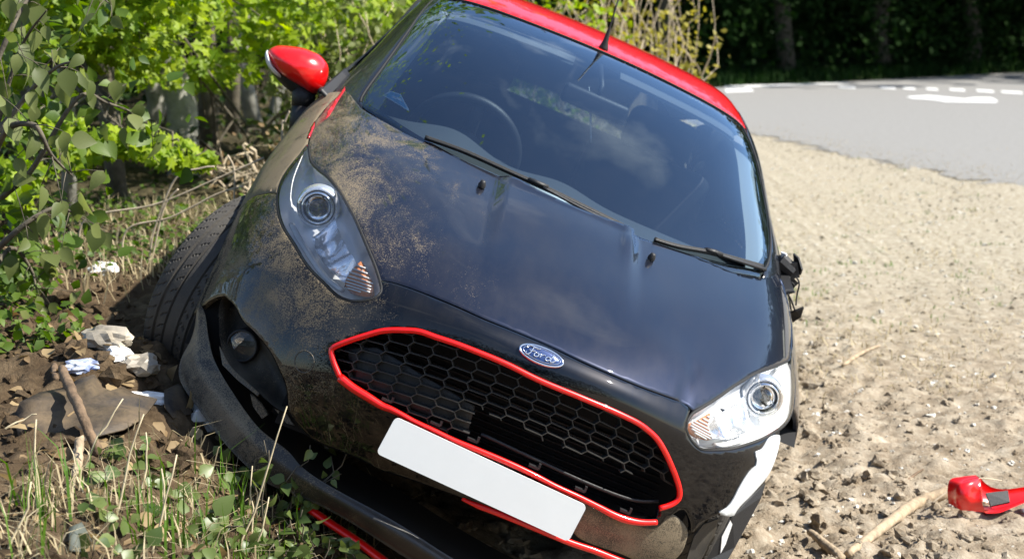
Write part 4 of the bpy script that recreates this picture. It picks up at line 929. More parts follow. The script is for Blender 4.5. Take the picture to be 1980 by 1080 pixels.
def gmat():
    m=bpy.data.materials.new('soil'); m.use_nodes=True; n=m.node_tree; b=n.nodes['Principled BSDF']; L=n.links; b.inputs['Roughness'].default_value=.95; b.inputs['Specular IOR Level'].default_value=.15
    t=n.nodes.new('ShaderNodeTexCoord')
    def noise(s,d=8,r=.6):
        k=n.nodes.new('ShaderNodeTexNoise'); k.inputs['Scale'].default_value=s; k.inputs['Detail'].default_value=d; k.inputs['Roughness'].default_value=r; L.new(t.outputs['Object'],k.inputs['Vector']); return k.outputs[0]
    def ramp(f,stops):
        k=n.nodes.new('ShaderNodeValToRGB'); e=k.color_ramp.elements
        while len(e)<len(stops): e.new(.5)
        for q,(p,c) in zip(e,stops): q.position=p; q.color=(*c,1)
        L.new(f,k.inputs[0]); return k.outputs[0]
    dry=ramp(noise(9,10,.7),[(.28,(.15,.112,.072)),(.45,(.28,.222,.155)),(.6,(.38,.32,.24)),(.75,(.55,.49,.40))])
    peb=ramp(noise(55,6,.7),[(.52,(0,0,0)),(.66,(1,1,1))])
    m1=n.nodes.new('ShaderNodeMixRGB'); L.new(peb,m1.inputs[0]); L.new(dry,m1.inputs[1]); m1.inputs[2].default_value=(.50,.44,.34,1)
    ml=n.nodes.new('ShaderNodeMath'); ml.operation='MULTIPLY'; ml.inputs[1].default_value=.5; L.new(peb,ml.inputs[0]); L.new(ml.outputs[0],m1.inputs[0])
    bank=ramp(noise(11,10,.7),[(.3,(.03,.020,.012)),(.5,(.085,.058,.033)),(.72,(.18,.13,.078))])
    litter=ramp(noise(16,8,.7),[(.35,(.02,.018,.009)),(.5,(.05,.042,.022)),(.65,(.10,.08,.045))])  # leaf litter, with the wood's shade put into its dark browns
    sp=n.nodes.new('ShaderNodeSeparateXYZ'); L.new(t.outputs['Object'],sp.inputs[0])
    def mr(s,a,c):
        k=n.nodes.new('ShaderNodeMapRange'); k.interpolation_type='SMOOTHSTEP'; k.inputs[1].default_value=a; k.inputs[2].default_value=c; L.new(s,k.inputs[0]); return k.outputs[0]
    def mix(f,a,c):
        k=n.nodes.new('ShaderNodeMixRGB'); L.new(f,k.inputs[0]); L.new(a,k.inputs[1]); L.new(c,k.inputs[2]); return k.outputs[0]
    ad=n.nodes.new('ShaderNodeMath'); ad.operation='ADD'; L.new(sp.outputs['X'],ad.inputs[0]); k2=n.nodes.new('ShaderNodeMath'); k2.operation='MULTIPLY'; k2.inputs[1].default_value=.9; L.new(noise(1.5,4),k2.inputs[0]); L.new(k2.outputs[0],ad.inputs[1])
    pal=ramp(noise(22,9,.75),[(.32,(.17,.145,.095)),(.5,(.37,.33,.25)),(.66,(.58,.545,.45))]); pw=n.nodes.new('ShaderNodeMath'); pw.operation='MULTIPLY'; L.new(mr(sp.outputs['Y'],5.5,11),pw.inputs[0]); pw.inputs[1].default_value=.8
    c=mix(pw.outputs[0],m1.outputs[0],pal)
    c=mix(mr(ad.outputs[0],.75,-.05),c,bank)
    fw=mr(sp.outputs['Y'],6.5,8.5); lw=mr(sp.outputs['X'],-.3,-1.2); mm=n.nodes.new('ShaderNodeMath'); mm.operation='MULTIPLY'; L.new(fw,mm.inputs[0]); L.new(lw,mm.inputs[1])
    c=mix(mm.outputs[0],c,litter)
    far=mr(sp.outputs['Y'],26,34); gcol=ramp(noise(.8,6),[(.35,(.02,.035,.01)),(.65,(.05,.075,.02))]); c=mix(far,c,gcol)
    L.new(c,b.inputs['Base Color'])
    bp=n.nodes.new('ShaderNodeBump'); bp.inputs['Strength'].default_value=.9; bp.inputs['Distance'].default_value=.012; L.new(noise(75,8,.7),bp.inputs['Height']); L.new(bp.outputs[0],b.inputs['Normal']); return m
SOIL=gmat()
nx,ny=len(gx),len(gy); idx=np.arange(nx*ny).reshape(ny,nx)
Fq=np.stack([idx[:-1,:-1],idx[:-1,1:],idx[1:,1:],idx[1:,:-1]],-1).reshape(-1,4)
def fast_mesh(name,V,F,m,**k):
    V=np.asarray(V,np.float32); F=np.asarray(F,np.int32); me=bpy.data.meshes.new(name); n,s=F.shape
    me.vertices.add(len(V)); me.vertices.foreach_set('co',V.ravel()); me.loops.add(n*s); me.loops.foreach_set('vertex_index',F.ravel()); me.polygons.add(n); me.polygons.foreach_set('loop_start',np.arange(0,n*s,s,dtype=np.int32))
    sm_=k.pop('smooth',True); me.polygons.foreach_set('use_smooth',np.full(n,sm_)); me.update(calc_edges=True); me.materials.append(m)
    o=bpy.data.objects.new(name,me); COL.objects.link(o); p=k.pop('parent',None)
    if p: o.parent=p
    return tag(o,**k)
fast_mesh('ground',np.stack([X,Y,Z],-1).reshape(-1,3),Fq,SOIL,kind='structure')
_ts=np.concatenate([np.arange(1.8,12,.025),np.arange(12,60,.25)])
def hit(u,v):                                 # pixel -> terrain
    d=wray(u,v); P=CAMP+d*_ts[:,None]; under=P[:,2]<gh(P[:,0],P[:,1]); i=int(np.argmax(under)) if under.any() else len(_ts)-1
    return P[i].copy()
# ------------------------------------------------ road and its markings
asph=mat('asphalt',(.235,.23,.218),.85,var=.12,vscale=14,bump=.3,bscale=90)
tri=geometry.delaunay_2d_cdt([Vector(p) for p in rp_],[(i,(i+1)%len(rp_)) for i in range(len(rp_))],[],1,1e-5)
obj('road',[(v.x,v.y,.004) for v in tri[0]],[f for f in tri[2]],asph,kind='structure',smooth=False)
wp=mat('road_paint',(.78,.78,.76),.7,var=.1,vscale=8)
def marking(poly,label,group=None):
    P=[at_z(a,b,.008) for a,b in poly]; P=[(p[0],p[1],.008) for p in P]
    n_=len(P); obj('road_marking',P+[(p[0],p[1],.0045) for p in P],[tuple(range(n_))]+[(i,i+n_,(i+1)%n_+n_,(i+1)%n_) for i in range(n_)],wp,smooth=False,label=label,cat='road marking',group=group)
marking([(1752,187),(1795,184.5),(1865,191),(1885,188.5),(1917,188.5),(1929,195),(1925,198),(1830,196.5),(1800,192),(1765,190)],'white painted arrow on the carriageway')
for x0,x1,y0,y1 in ((1620,1652,166,167),(1700,1730,167,168.5),(1745,1768,168.5,169.5),(1790,1812,170,171),(1835,1864,171,172.5),(1887,1920,173,175),(1935,1975,175.5,177.5)):
    marking([(x0,y0),(x1,y1),(x1+3,y1+4),(x0+3,y0+3.5)],'short white dash of the broken centre line','broken centre line dashes')
marking([(1402,172),(1450,171),(1458,176),(1404,178)],'short white edge bar beside the red roof')
marking([(1400,166),(1470,164),(1560,161.5),(1640,159.5),(1640,161),(1560,163.5),(1470,167),(1400,169)],'long thin white edge line along the far kerb')
# ------------------------------------------------ clods, stones
def ico():
    t=(1+5**.5)/2; v=[(-1,t,0),(1,t,0),(-1,-t,0),(1,-t,0),(0,-1,t),(0,1,t),(0,-1,-t),(0,1,-t),(t,0,-1),(t,0,1),(-t,0,-1),(-t,0,1)]
    f=[(0,11,5),(0,5,1),(0,1,7),(0,7,10),(0,10,11),(1,5,9),(5,11,4),(11,10,2),(10,7,6),(7,1,8),(3,9,4),(3,4,2),(3,2,6),(3,6,8),(3,8,9),(4,9,5),(2,4,11),(6,2,10),(8,6,7),(9,8,1)]
    v=[np.array(p)/np.linalg.norm(p) for p in v]; cache={}; F=[]
    def mid(a,b):
        k=(min(a,b),max(a,b))
        if k not in cache: p=v[a]+v[b]; v.append(p/np.linalg.norm(p)); cache[k]=len(v)-1
        return cache[k]
    global IV0,IF0; IV0,IF0=np.array(v),np.array(f)
    for a,b,c in f:
        x,y,z=mid(a,b),mid(b,c),mid(c,a); F+=[(a,x,z),(b,y,x),(c,z,y),(x,y,z)]
    return np.array(v),np.array(F)
IV,IF_=ico()
def scatter_lumps(name,P,S,m,flat=.75,rough=.28,**k):
    n=len(P); d=1+rough*rng.standard_normal((n,len(IV))); s=S[:,None]*(.7+.6*rng.random((n,3)))*np.array([1,1,flat])
    a=rng.random(n)*6.28; c,sn=np.cos(a),np.sin(a); W=IV[None]*d[...,None]*s[:,None,:]
    x=W[...,0]*c[:,None]-W[...,1]*sn[:,None]; y=W[...,0]*sn[:,None]+W[...,1]*c[:,None]; W=np.stack([x,y,W[...,2]],-1)+P[:,None,:]
    F=(IF_[None]+(np.arange(n)*len(IV))[:,None,None]).reshape(-1,3)
    return fast_mesh(name,W.reshape(-1,3),F,m,smooth=False,kind='stuff',**k)
def place(n,x0,x1,y0,y1,prob=None):
    x=x0+(x1-x0)*rng.random(n); y=y0+(y1-y0)*rng.random(n)**1.3; ok=~inpoly(np.stack([x,y],-1),rp_)
    # not inside the car
    q=(np.stack([x,y,gh(x,y)],-1)-TW)@RW; ok&=~((np.abs(q[:,1])<.86)&(q[:,0]<.80)&(q[:,0]>-3.2)&(q[:,2]>.1))
    if prob is not None: ok&=rng.random(n)<prob(x,y)
    x,y=x[ok],y[ok]; return np.stack([x,y,gh(x,y)],-1)
P=place(15000,.35,4.2,3.6,14,lambda x,y:.22+.78*np.exp(-((x-.95)/.55)**2)); scatter_lumps('soil_clods',P,.004+.022*rng.random(len(P))**3.4*(.5+.8*np.exp(-((P[:,0]-.95)/.55)**2)),SOIL,label='crumbled pale soil clods over the verge',cat='soil')
e_=spl(ROADN,60); e_=e_[(e_[:,1]>8)&(e_[:,1]<26)]; q_=e_[rng.integers(len(e_),size=6000)]+rng.normal(0,1,(6000,2))*np.array([.5,.5])+np.array([.1,.05]); scatter_lumps('edge_grit',np.column_stack([q_,np.full(6000,.005)]),.003+.009*rng.random(6000)**3,SOIL,flat=.4,label='grit and soil spilled along the road edge',cat='grit')
P=place(3800,-2.6,.1,2.7,7.5); scatter_lumps('bank_clods',P,.005+.032*rng.random(len(P))**3,SOIL,label='dark crumbled soil on the ploughed bank',cat='soil')
P=place(24000,.35,4.6,3.6,15,lambda x,y:.35+.65*np.exp(-((x-1.0)/.9)**2)); IV_,IFb=IV,IF_; IV,IF_=IV0,IF0; scatter_lumps('soil_crumbs',P,.002+.007*rng.random(len(P))**2,SOIL,label='fine crumbs of dry soil strewn over the verge',cat='soil'); IV,IF_=IV_,IFb
P=place(3600,.5,5,4,18); scatter_lumps('pale_stones',P,.003+.011*rng.random(len(P))**3,mat('flint',(.55,.52,.46),.7,var=.3,vscale=20),label='small pale flint stones scattered on the verge',cat='stones')
# ------------------------------------------------ leaves and blades
def leafshape(w=.34,curl=.18,fold=.12,seg=4):
    """unit leaf along +y, pointed tip, folded on the midrib"""
    V=[];F=[]
    for i in range(seg+1):
        t=i/seg; ww=w*math.sin(math.pi*min(1,t**.75))*(1-.25*t); z=-curl*t*t
        V+=[(-ww,t,z+fold*ww),(0,t,z-.0),(ww,t,z+fold*ww)]
    for i in range(seg):
        a=i*3; F+=[(a,a+1,a+4,a+3),(a+1,a+2,a+5,a+4)]
    return np.array(V),np.array(F)
def rotm(n,tilt=1.0,yaw=None,toward=None):
    """random leaf frames; blade normals lean up (and towards `toward`)"""
    nz=rng.standard_normal((n,3))*tilt+np.array(toward if toward is not None else (.35,-.25,.9)); nz/=np.linalg.norm(nz,axis=1,keepdims=True)
    t=rng.standard_normal((n,3)); ty=t-nz*(t*nz).sum(1,keepdims=True); ty/=np.linalg.norm(ty,axis=1,keepdims=True); tx=np.cross(ty,nz); return np.stack([tx,ty,nz],-1)
def leaves(name,P,S,m,shape=None,tilt=.8,R=None,toward=None,**k):
    LV,LF=shape if shape is not None else (np.array([(-.32,.45,.06),(0,0,0),(.32,.45,.06),(0,1,-.12)]),np.array([(0,1,3),(1,2,3)]))
    n=len(P); R=rotm(n,tilt,toward=toward) if R is None else R
    W=np.einsum('nij,vj->nvi',R,LV)*np.asarray(S)[:,None,None]+P[:,None,:]
    F=(LF[None]+(np.arange(n)*len(LV))[:,None,None]).reshape(-1,LF.shape[1]); return fast_mesh(name,W.reshape(-1,3),F,m,**k)
MAPLE=(np.array([(0,0,0),(-.18,.22,.03),(-.52,.30,.05),(-.30,.50,.03),(-.42,.78,.0),(-.12,.68,.0),(0,1.0,-.1),(.12,.68,0),(.42,.78,0),(.30,.50,.03),(.52,.30,.05),(.18,.22,.03)]),np.array([(0,1,3,5),(1,2,3,3),(3,4,5,5),(0,5,6,7),(0,7,9,11),(7,8,9,9),(9,10,11,11)]))
def tri_only(sh):
    V,F=sh; T=[]
    for f in F:
        f=list(dict.fromkeys(f)); T+=[(f[0],f[i],f[i+1]) for i in range(1,len(f)-1)]
    return V,np.array(T)
MAPLE=tri_only(MAPLE)
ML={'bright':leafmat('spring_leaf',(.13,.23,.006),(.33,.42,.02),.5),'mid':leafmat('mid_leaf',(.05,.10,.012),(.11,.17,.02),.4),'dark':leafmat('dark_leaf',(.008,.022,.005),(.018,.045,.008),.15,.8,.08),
    'sage':leafmat('sage_leaf',(.095,.125,.035),(.20,.23,.075),.5,.5),'ivy':leafmat('ivy_leaf',(.05,.085,.02),(.14,.18,.05),.25,.4),'dry':leafmat('dry_leaf',(.16,.10,.045),(.34,.25,.13),.25,.7),'grass':leafmat('grass_blade',(.055,.13,.012),(.11,.21,.022),.35),
    'straw':leafmat('straw',(.30,.24,.13),(.52,.44,.28),.2,.7),'under':leafmat('shaded_undergrowth_leaf',(.025,.045,.01),(.055,.085,.018),.3),'yel':leafmat('yellow_leaf',(.20,.19,.03),(.34,.30,.06),.45)}  # undergrowth greens carry the wood's shade in their colour
BARK=mat('bark',(.10,.085,.06),.9,var=.5,vscale=18,bump=.6,bscale=40); BARKP=mat('pale_bark',(.24,.235,.20),.85,var=.4,vscale=10,bump=.5,bscale=30); TWIG=mat('dry_twig',(.46,.38,.27),.8,var=.3,vscale=30)
def wob(a,b,n=8,amp=.03,seed=None):
    a,b=np.array(a,float),np.array(b,float); P=a+(b-a)*np.linspace(0,1,n)[:,None]; q=np.cumsum(rng.standard_normal((n,3)),0)*amp/np.sqrt(n); q-=np.linspace(0,1,n)[:,None]*q[-1]; q[0]=0; return P+q
# ---- trees of the wood at the left
TREES=[(355,330,9.5,.085,BARKP,'young tree with a pale straight trunk at the wood edge'),(230,360,8.2,.045,BARK,'thin brown-barked tree between pale poles'),(130,385,7.6,.032,BARKP,'slim grey pole tree beside the hanging sage leaves'),(262,310,10.5,.06,BARKP,'slim pale tree leaning by the thin brown trunk'),(400,300,11.5,.07,BARK,'dark forked tree in the shade of the wood'),(497,255,13,.06,BARKP,'far slender pale tree seen near the mirror stem'),(522,250,14,.05,BARKP,'second far slender pale tree beside the mirror stem'),(320,300,12,.06,BARK,'dark leaning tree behind the pale straight trunk'),(60,370,9.5,.07,BARK,'dark tree behind the sage-leaved shrub'),(450,310,12.5,.05,BARK,'thin dark tree behind dry brambles')]
SPR=[]                                        # leaf sprays: pixel x, pixel y, distance, radii (m), count, kind
for i in range(64):
    px_=random.uniform(-60,640); top=150 if px_>150 else 230; SPR.append((px_,random.uniform(-130,top-60 if px_>520 else top),random.uniform(7.2,10.5),random.uniform(.22,.5),130,'bright'))
for px_,py_,Y_ in ((330,300,6.9),(300,285,7.0),(250,275,7.0),(200,285,7.1),(110,250,7.0),(40,330,6.8),(60,230,7.2),(360,306,6.8),(20,380,6.7),(130,320,7),(10,250,7)): SPR.append((px_,py_,Y_,.13,60,'bright'))
for i in range(12): SPR.append((random.uniform(560,800),random.uniform(-60,60),random.uniform(9,12),.3,110,'bright' if i%3 else 'mid'))
tree_objs=[]
for px_,py_,Y_,r_,bk_,lab in TREES:
    b0=at_y(px_,py_,Y_); b0[2]=float(gh(b0[0:1],b0[1:2])[0])-.05; T_=empty('woodland_tree',b0.tolist(),lab,'tree','trees of the wood edge')
    lean=rng.normal(0,.25,2); top=np.array([lean[0],lean[1],5.5+rng.random()*2]); tp=wob((0,0,0),top,14,.22); m_=MB(); m_.tube(tp,np.linspace(r_*1.15,r_*.35,14),10); m_.build('trunk',bk_,T_)
    lb=MB()
    for k_ in range(7):
        t_=.18+.75*rng.random(); i_=int(t_*13); a_=rng.random()*6.28; L_=.6+rng.random()*1.1; e_=tp[i_]+np.array([math.cos(a_)*L_,math.sin(a_)*L_,.25+rng.random()*.6]); lb.tube(wob(tp[i_],e_,6,.12),np.linspace(r_*.35,.004,6),6)
    lb.build('limb',bk_,T_); tree_objs.append((T_,b0,top,[],[]))
for px_,py_,Y_,R_,n_,kd in SPR:
    c=at_y(px_,py_,Y_); j=min(range(len(tree_objs)),key=lambda q:np.hypot(*(tree_objs[q][1][:2]-c[:2]))); 
    q=rng.standard_normal((n_,3)); q/=np.linalg.norm(q,axis=1,keepdims=True); q*=rng.random((n_,1))**.5; q*=np.array([R_,R_,R_*.42]); tree_objs[j][3].append(c+q-tree_objs[j][1])
for T_,b0,top,pts,_ in tree_objs:
    n_=1500; q=rng.standard_normal((n_,3))*np.array([.9,.9,.9])+top*np.array([.8,.8,.72]); q=q[(q[:,2]>1.7)]; pts.append(q[:1000])
    A_=np.vstack(pts); tw=MB()
    for P_ in pts[:-1]:
        c=P_.mean(0); s_=np.array([0,0,max(.8,c[2]+.3)]); s_=top*(s_[2]/top[2]); 
        if np.linalg.norm(c-s_)<6: tw.tube(wob(s_,c,7,.12),np.linspace(.012,.003,7),5)
        for k_ in range(5): tw.tube(wob(c,P_[rng.integers(len(P_))],4,.03),[.004,.003,.002,.0015],4)
    if tw.V: tw.build('twigs',BARK,T_)
    leaves('crown',A_,.045+.035*rng.random(len(A_)),ML['bright'],MAPLE,tilt=.55,toward=(.5,-.55,.7),parent=T_,smooth=False)
# dark wood behind
def mass(name,n,x0,x1,y0,y1,z0,z1,size,m,label,cat='trees',clump=40,spread=.6,toward=None):
    k_=max(1,n//clump); c=np.stack([rng.uniform(x0,x1,k_),rng.uniform(y0,y1,k_),rng.uniform(z0,z1,k_)],-1); P=np.repeat(c,clump,0)+rng.standard_normal((k_*clump,3))*spread*np.array([1,1,.6]); P[:,2]=np.maximum(P[:,2],gh(P[:,0],P[:,1])+.02); P=P[~inpoly(P[:,:2],rp_)|(P[:,2]>2.2)]
    return leaves(name,P,size*(.6+.8*rng.random(len(P))),m,tilt=1.0,smooth=False,kind='stuff',label=label,cat=cat,toward=toward)
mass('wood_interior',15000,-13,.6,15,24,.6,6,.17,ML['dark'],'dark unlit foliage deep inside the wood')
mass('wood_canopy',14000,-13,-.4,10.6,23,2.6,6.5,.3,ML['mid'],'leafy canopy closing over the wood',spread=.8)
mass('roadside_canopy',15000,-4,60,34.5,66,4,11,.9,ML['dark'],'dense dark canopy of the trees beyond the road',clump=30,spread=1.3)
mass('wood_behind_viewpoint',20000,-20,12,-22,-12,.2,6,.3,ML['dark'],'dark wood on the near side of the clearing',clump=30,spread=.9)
mass('undergrowth',2600,-6,-1.2,8.5,15,.62,.85,.055,ML['under'],'low green undergrowth on the shaded wood floor','undergrowth',clump=25,spread=.22)
tk=MB()
for i in range(60):
    x_,y_=rng.uniform(-9,-1.0),rng.uniform(9,14); z_=float(gh(np.array([x_]),np.array([y_]))[0]); tk.tube(wob((x_,y_,z_),(x_+rng.normal(0,.5),y_+rng.normal(0,.5),z_+.5+rng.random()*1.3),7,.2),np.linspace(.012,.003,7),5)
tk.build('thicket_stems',BARK,kind='stuff',label='tangle of bare brown stems in the wood shade',cat='stems')
# shrubs seen above the car
def shrub(name,cx,cy,Y_,R_,n_,kd,label,size=.05,twigs=30,bk_=TWIG,tilt=.9,down=1.2):
    c=at_y(cx,cy,Y_); g=float(gh(c[0:1],c[1:2])[0]); T_=empty(name,(c[0],c[1],g),label,'shrub'); b=np.array([c[0],c[1],g]); m_=MB(); ends=[]
    for i in range(twigs):
        d=rng.standard_normal(3); d/=np.linalg.norm(d); e=(c-b)+d*np.array(R_)*(.5+.5*rng.random()); s_=rng.normal(0,.12,3)*np.array([1,1,0]); P_=wob(s_,e,9,.22); m_.tube(P_,np.linspace(.011,.002,9),5); ends.append(P_[4:])
    m_.build('stems',bk_,T_); E_=np.vstack(ends); q=E_[rng.integers(len(E_),size=n_)]+rng.normal(0,.07,(n_,3)); leaves('foliage',q,size*(.6+.8*rng.random(n_)),ML[kd],leafshape(.36,.1,.15,3),tilt=tilt,parent=T_,smooth=True); return T_
shrub('ivy_shrub',690,70,9.0,(.55,.4,.5),1500,'sage','grey-green ivy shrub rising behind the mirror side of the car',.06)
shrub('ivy_shrub',640,20,10.5,(.6,.5,.6),900,'mid','mid-green shrub behind the grey-green ivy',.06)
shrub('dry_shrub',1215,40,12.0,(.75,.6,.55),1100,'yel','twiggy shrub with yellow-green leaves behind the red roof',.05,60)
shrub('dry_shrub',1080,0,11.0,(.7,.5,.5),900,'bright','bright green bush behind the roof aerial',.055,26)
shrub('dry_shrub',1290,30,13.0,(.4,.5,.45),500,'yel','small yellow-leaved bush end beside the dark wood',.05,22)
shrub('bramble_bush',560,360,8.6,(.5,.5,.35),260,'dry','dry bramble tangle beneath the mirror',.035,46,TWIG)
# far trees over the road
FT=[]
for i,(x_,y_) in enumerate([(-6,39),(-1,38.5),(3.5,39),(7,41),(10,43.5),(13,46),(16.5,49),(20.5,52.5),(25,57),(30,62),(5,45),(12,51),(19,58),(36,68)]):
    FT.append((x_,y_))
    T_=empty('roadside_tree',(x_,y_,-.1),'tall dark tree of the row shading the far side of the road','tree','dark trees beyond the road'); m_=MB(); m_.tube(wob((0,0,0),(rng.normal(0,.6),rng.normal(0,.6),9),9,.4),np.linspace(.24,.08,9),9); m_.build('trunk',BARK,T_)
    n_=4200; a_=rng.random(n_)*6.283; z_=np.where(np.arange(n_)<2400,3.6*rng.random(n_),3.2+9*rng.random(n_))+.2; rad=(2.2+2.2*np.sin(np.clip(z_/12,0,1)*math.pi)**.7)*(.45+.55*np.sqrt(rng.random(n_))); cl_=rng.normal(0,.35,(n_,3)); q=np.stack([rad*np.cos(a_),rad*np.sin(a_),z_],-1)+cl_; q[:,2]=np.maximum(q[:,2],.15)
    leaves('crown',q,np.where(np.arange(n_)<2400,.11+.13*rng.random(n_),.45+.3*rng.random(n_)),ML['dark'],tilt=1.0,parent=T_,smooth=False)
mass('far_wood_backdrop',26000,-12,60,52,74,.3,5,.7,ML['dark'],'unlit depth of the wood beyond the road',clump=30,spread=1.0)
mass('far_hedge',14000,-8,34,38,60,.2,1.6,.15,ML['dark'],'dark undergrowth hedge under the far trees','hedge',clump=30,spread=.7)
# keep hedge off the road: strip of rough grass on the far verge
def blades(name,P,h,m,w=.004,lean=.35,**k):
    n=len(P); a=rng.random(n)*6.283; d=np.stack([np.cos(a),np.sin(a),np.zeros(n)],-1); h=np.asarray(h)[:,None]; L_=lean*rng.random((n,1)); s=np.stack([-d[:,1],d[:,0],d[:,2]],-1)*w*(.6+.8*rng.random((n,1)))
    up=np.array([0,0,1.]); p1=P+up*h*.5+d*h*L_*.3; p2=P+up*h*(.92-.3*L_)+d*h*L_*1.0
    V=np.stack([P-s,P+s,p1+s*.8,p1-s*.8,p2],1).reshape(-1,3); o=(np.arange(n)*5)[:,None]; F=np.concatenate([o+np.array([0,1,2]),o+np.array([0,2,3]),o+np.array([3,2,4])],0); return fast_mesh(name,V,F,m,smooth=False,**k)
vx=rng.uniform(-6,34,9000); vy=np.interp(vx,[p[0] for p in ROADF],[p[1] for p in ROADF])+rng.uniform(.2,4.5,9000); blades('verge_grass',np.stack([vx,vy,np.zeros(9000)],-1),.12+.25*rng.random(9000),ML['dark'],w=.02,kind='stuff',label='rough shaded grass along the far verge',cat='grass')  # shade of the far verge is put into the dark blade colour
# ------------------------------------------------ near shrub with hanging sage leaves (left edge)
LSH=[]
for w_,c_,f_ in ((.36,.22,.25),(.32,.35,.35),(.40,.12,.15),(.34,.45,.2)):
    V,F=leafshape(w_,c_,f_,6); me=bpy.data.meshes.new('leaf'); me.from_pydata(V.tolist(),[],F.tolist()); me.polygons.foreach_set('use_smooth',[True]*len(me.polygons)); me.materials.append(ML['sage']); LSH.append(me)
LIV=[]
for w_,c_,f_ in ((.42,.15,.2),(.38,.3,.3)):
    V,F=leafshape(w_,c_,f_,5); me=bpy.data.meshes.new('leaf'); me.from_pydata(V.tolist(),[],F.tolist()); me.polygons.foreach_set('use_smooth',[True]*len(me.polygons)); me.materials.append(ML['ivy']); LIV.append(me)
def leaf_obj(me,p,size,parent,direction,spread=.5):
    o=bpy.data.objects.new('leaf',me); COL.objects.link(o); o.parent=parent; y=np.array(direction)+rng.standard_normal(3)*spread; y/=np.linalg.norm(y); z=np.array([.3,-.75,.5])+rng.standard_normal(3)*.45; z-=y*np.dot(y,z); z/=np.linalg.norm(z); x=np.cross(y,z)
    o.matrix_local=Matrix([[x[0]*size,y[0]*size,z[0]*size,p[0]],[x[1]*size,y[1]*size,z[1]*size,p[1]],[x[2]*size,y[2]*size,z[2]*size,p[2]],[0,0,0,1]])
sb=at_y(-60,760,4.7); sb[2]=float(gh(sb[0:1],sb[1:2])[0])-.02
SHR=empty('broad_leaved_shrub',sb.tolist(),'broad-leaved shrub with dusty grey-green leaves hanging over the bank','shrub')
m_=MB(); cnt=0; joined=[]
BR=[[(-60,760),(-40,400),(30,120),(90,20)],[(-60,760),(-20,420),(60,330),(150,190),(210,200),(300,235)],[(-60,760),(-30,520),(40,440),(110,400),(150,420)],[(-60,760),(-60,300),(20,60),(80,-20),(180,-30)],[(-60,760),(-30,560),(20,480),(60,520),(70,560)],[(-60,760),(-50,350),(40,200),(110,130),(160,120)],[(-60,760),(-70,200),(10,-20),(140,-40),(215,10)],[(-60,760),(-20,620),(20,640),(60,680)],[(-60,760),(-10,300),(60,240),(100,300),(140,340)]]
for bi,B_ in enumerate(BR):
    Yb=4.7+.35*math.sin(bi*2.1); W_=np.array([at_y(a,b,Yb+.12*math.sin(i*1.3+bi)) for i,(a,b) in enumerate(B_)])-sb; W_[0]=0; S_=spl(W_,8); m_.tube(S_,np.linspace(.013,.002,len(S_)),6)
    for k_ in range(14):
        i_=rng.integers(int(len(S_)*.42),len(S_)); p=S_[i_]; e=p+rng.normal(0,.05,3)+np.array([0,0,-.01]); m_.tube([p,(p+e)/2+np.array([0,0,.006]),e],[.0016,.0013,.001],4)
        if cnt<250: leaf_obj(LSH[rng.integers(4)],e,.045+.035*rng.random(),SHR,(.15,-.1,-.85),.45); cnt+=1
m_.build('branches',BARK,SHR)
n_=420; E_=np.vstack([spl(np.array([at_y(a,b,4.95) for a,b in B_])-sb,8)[8:] for B_ in BR]); q=E_[rng.integers(len(E_),size=n_)]+rng.normal(0,.10,(n_,3))+np.array([-.08,.15,0]); leaves('inner_foliage',q,.04+.04*rng.random(n_),ML['mid'],leafshape(.36,.2,.2,4),tilt=.9,parent=SHR,kind='stuff')
# low green shrub mass under it at the left edge
lp=[]
for i in range(15):
    h_=hit(random.uniform(-40,110),random.uniform(500,680)); lp.append(h_+np.array([0,0,.02])+rng.normal(0,.07,(40,3))*np.array([1,1,.8]))
A_=np.vstack(lp); A_[:,2]=np.maximum(A_[:,2],gh(A_[:,0],A_[:,1])+.01); leaves('low_leaves',A_,.02+.03*rng.random(len(A_)),ML['mid'],leafshape(.38,.2,.2,3),tilt=.7,kind='stuff',label='low green leaves at the foot of the broad-leaved shrub',cat='ground cover')
gc_=[]
for i in range(60):
    h_=hit(random.uniform(120,470),random.uniform(395,520)); gc_.append(h_+rng.normal(0,.16,(30,3))*np.array([1,1,.2]))
A_=np.vstack(gc_); A_=A_[::2]; A_[:,2]=gh(A_[:,0],A_[:,1])+.02+.06*rng.random(len(A_)); leaves('ground_cover',A_,.02+.025*rng.random(len(A_)),ML['mid'],leafshape(.4,.2,.2,3),tilt=.5,kind='stuff',label='sunlit small-leaved ground cover behind the wheel',cat='ground cover')
# ------------------------------------------------ foreground: grass, straw, stalks, ivy, litter
def spots(n,x0,x1,y0,y1):
    return np.array([hit(random.uniform(x0,x1),random.uniform(y0,y1)) for _ in range(n)])
P=spots(30,0,620,950,1110); P=np.vstack([P+rng.normal(0,.025,P.shape)*np.array([1,1,0]) for _ in range(5)]); P[:,2]=gh(P[:,0],P[:,1])-.005; blades('grass',P,.07+.16*rng.random(len(P))**1.5,ML['grass'],w=.0024,lean=.6,kind='stuff',label='fresh green grass blades in front of the torn lip',cat='grass')
P=spots(110,-20,700,930,1120); P=np.vstack([P+rng.normal(0,.06,P.shape)*np.array([1,1,0]) for _ in range(7)]); P[:,2]=gh(P[:,0],P[:,1])-.005; blades('dry_straw',P,.03+.10*rng.random(len(P)),ML['straw'],w=.0017,lean=1.6,kind='stuff',label='flattened dry straw covering the near bank',cat='straw')
P=spots(140,100,470,400,560); P=np.vstack([P+rng.normal(0,.12,P.shape)*np.array([1,1,0]) for _ in range(8)]); P[:,2]=gh(P[:,0],P[:,1])-.005; blades('dry_grass',P,.04+.12*rng.random(len(P)),ML['straw'],w=.003,lean=1.2,kind='stuff',label='pale dry grass between wheel and wood',cat='grass')
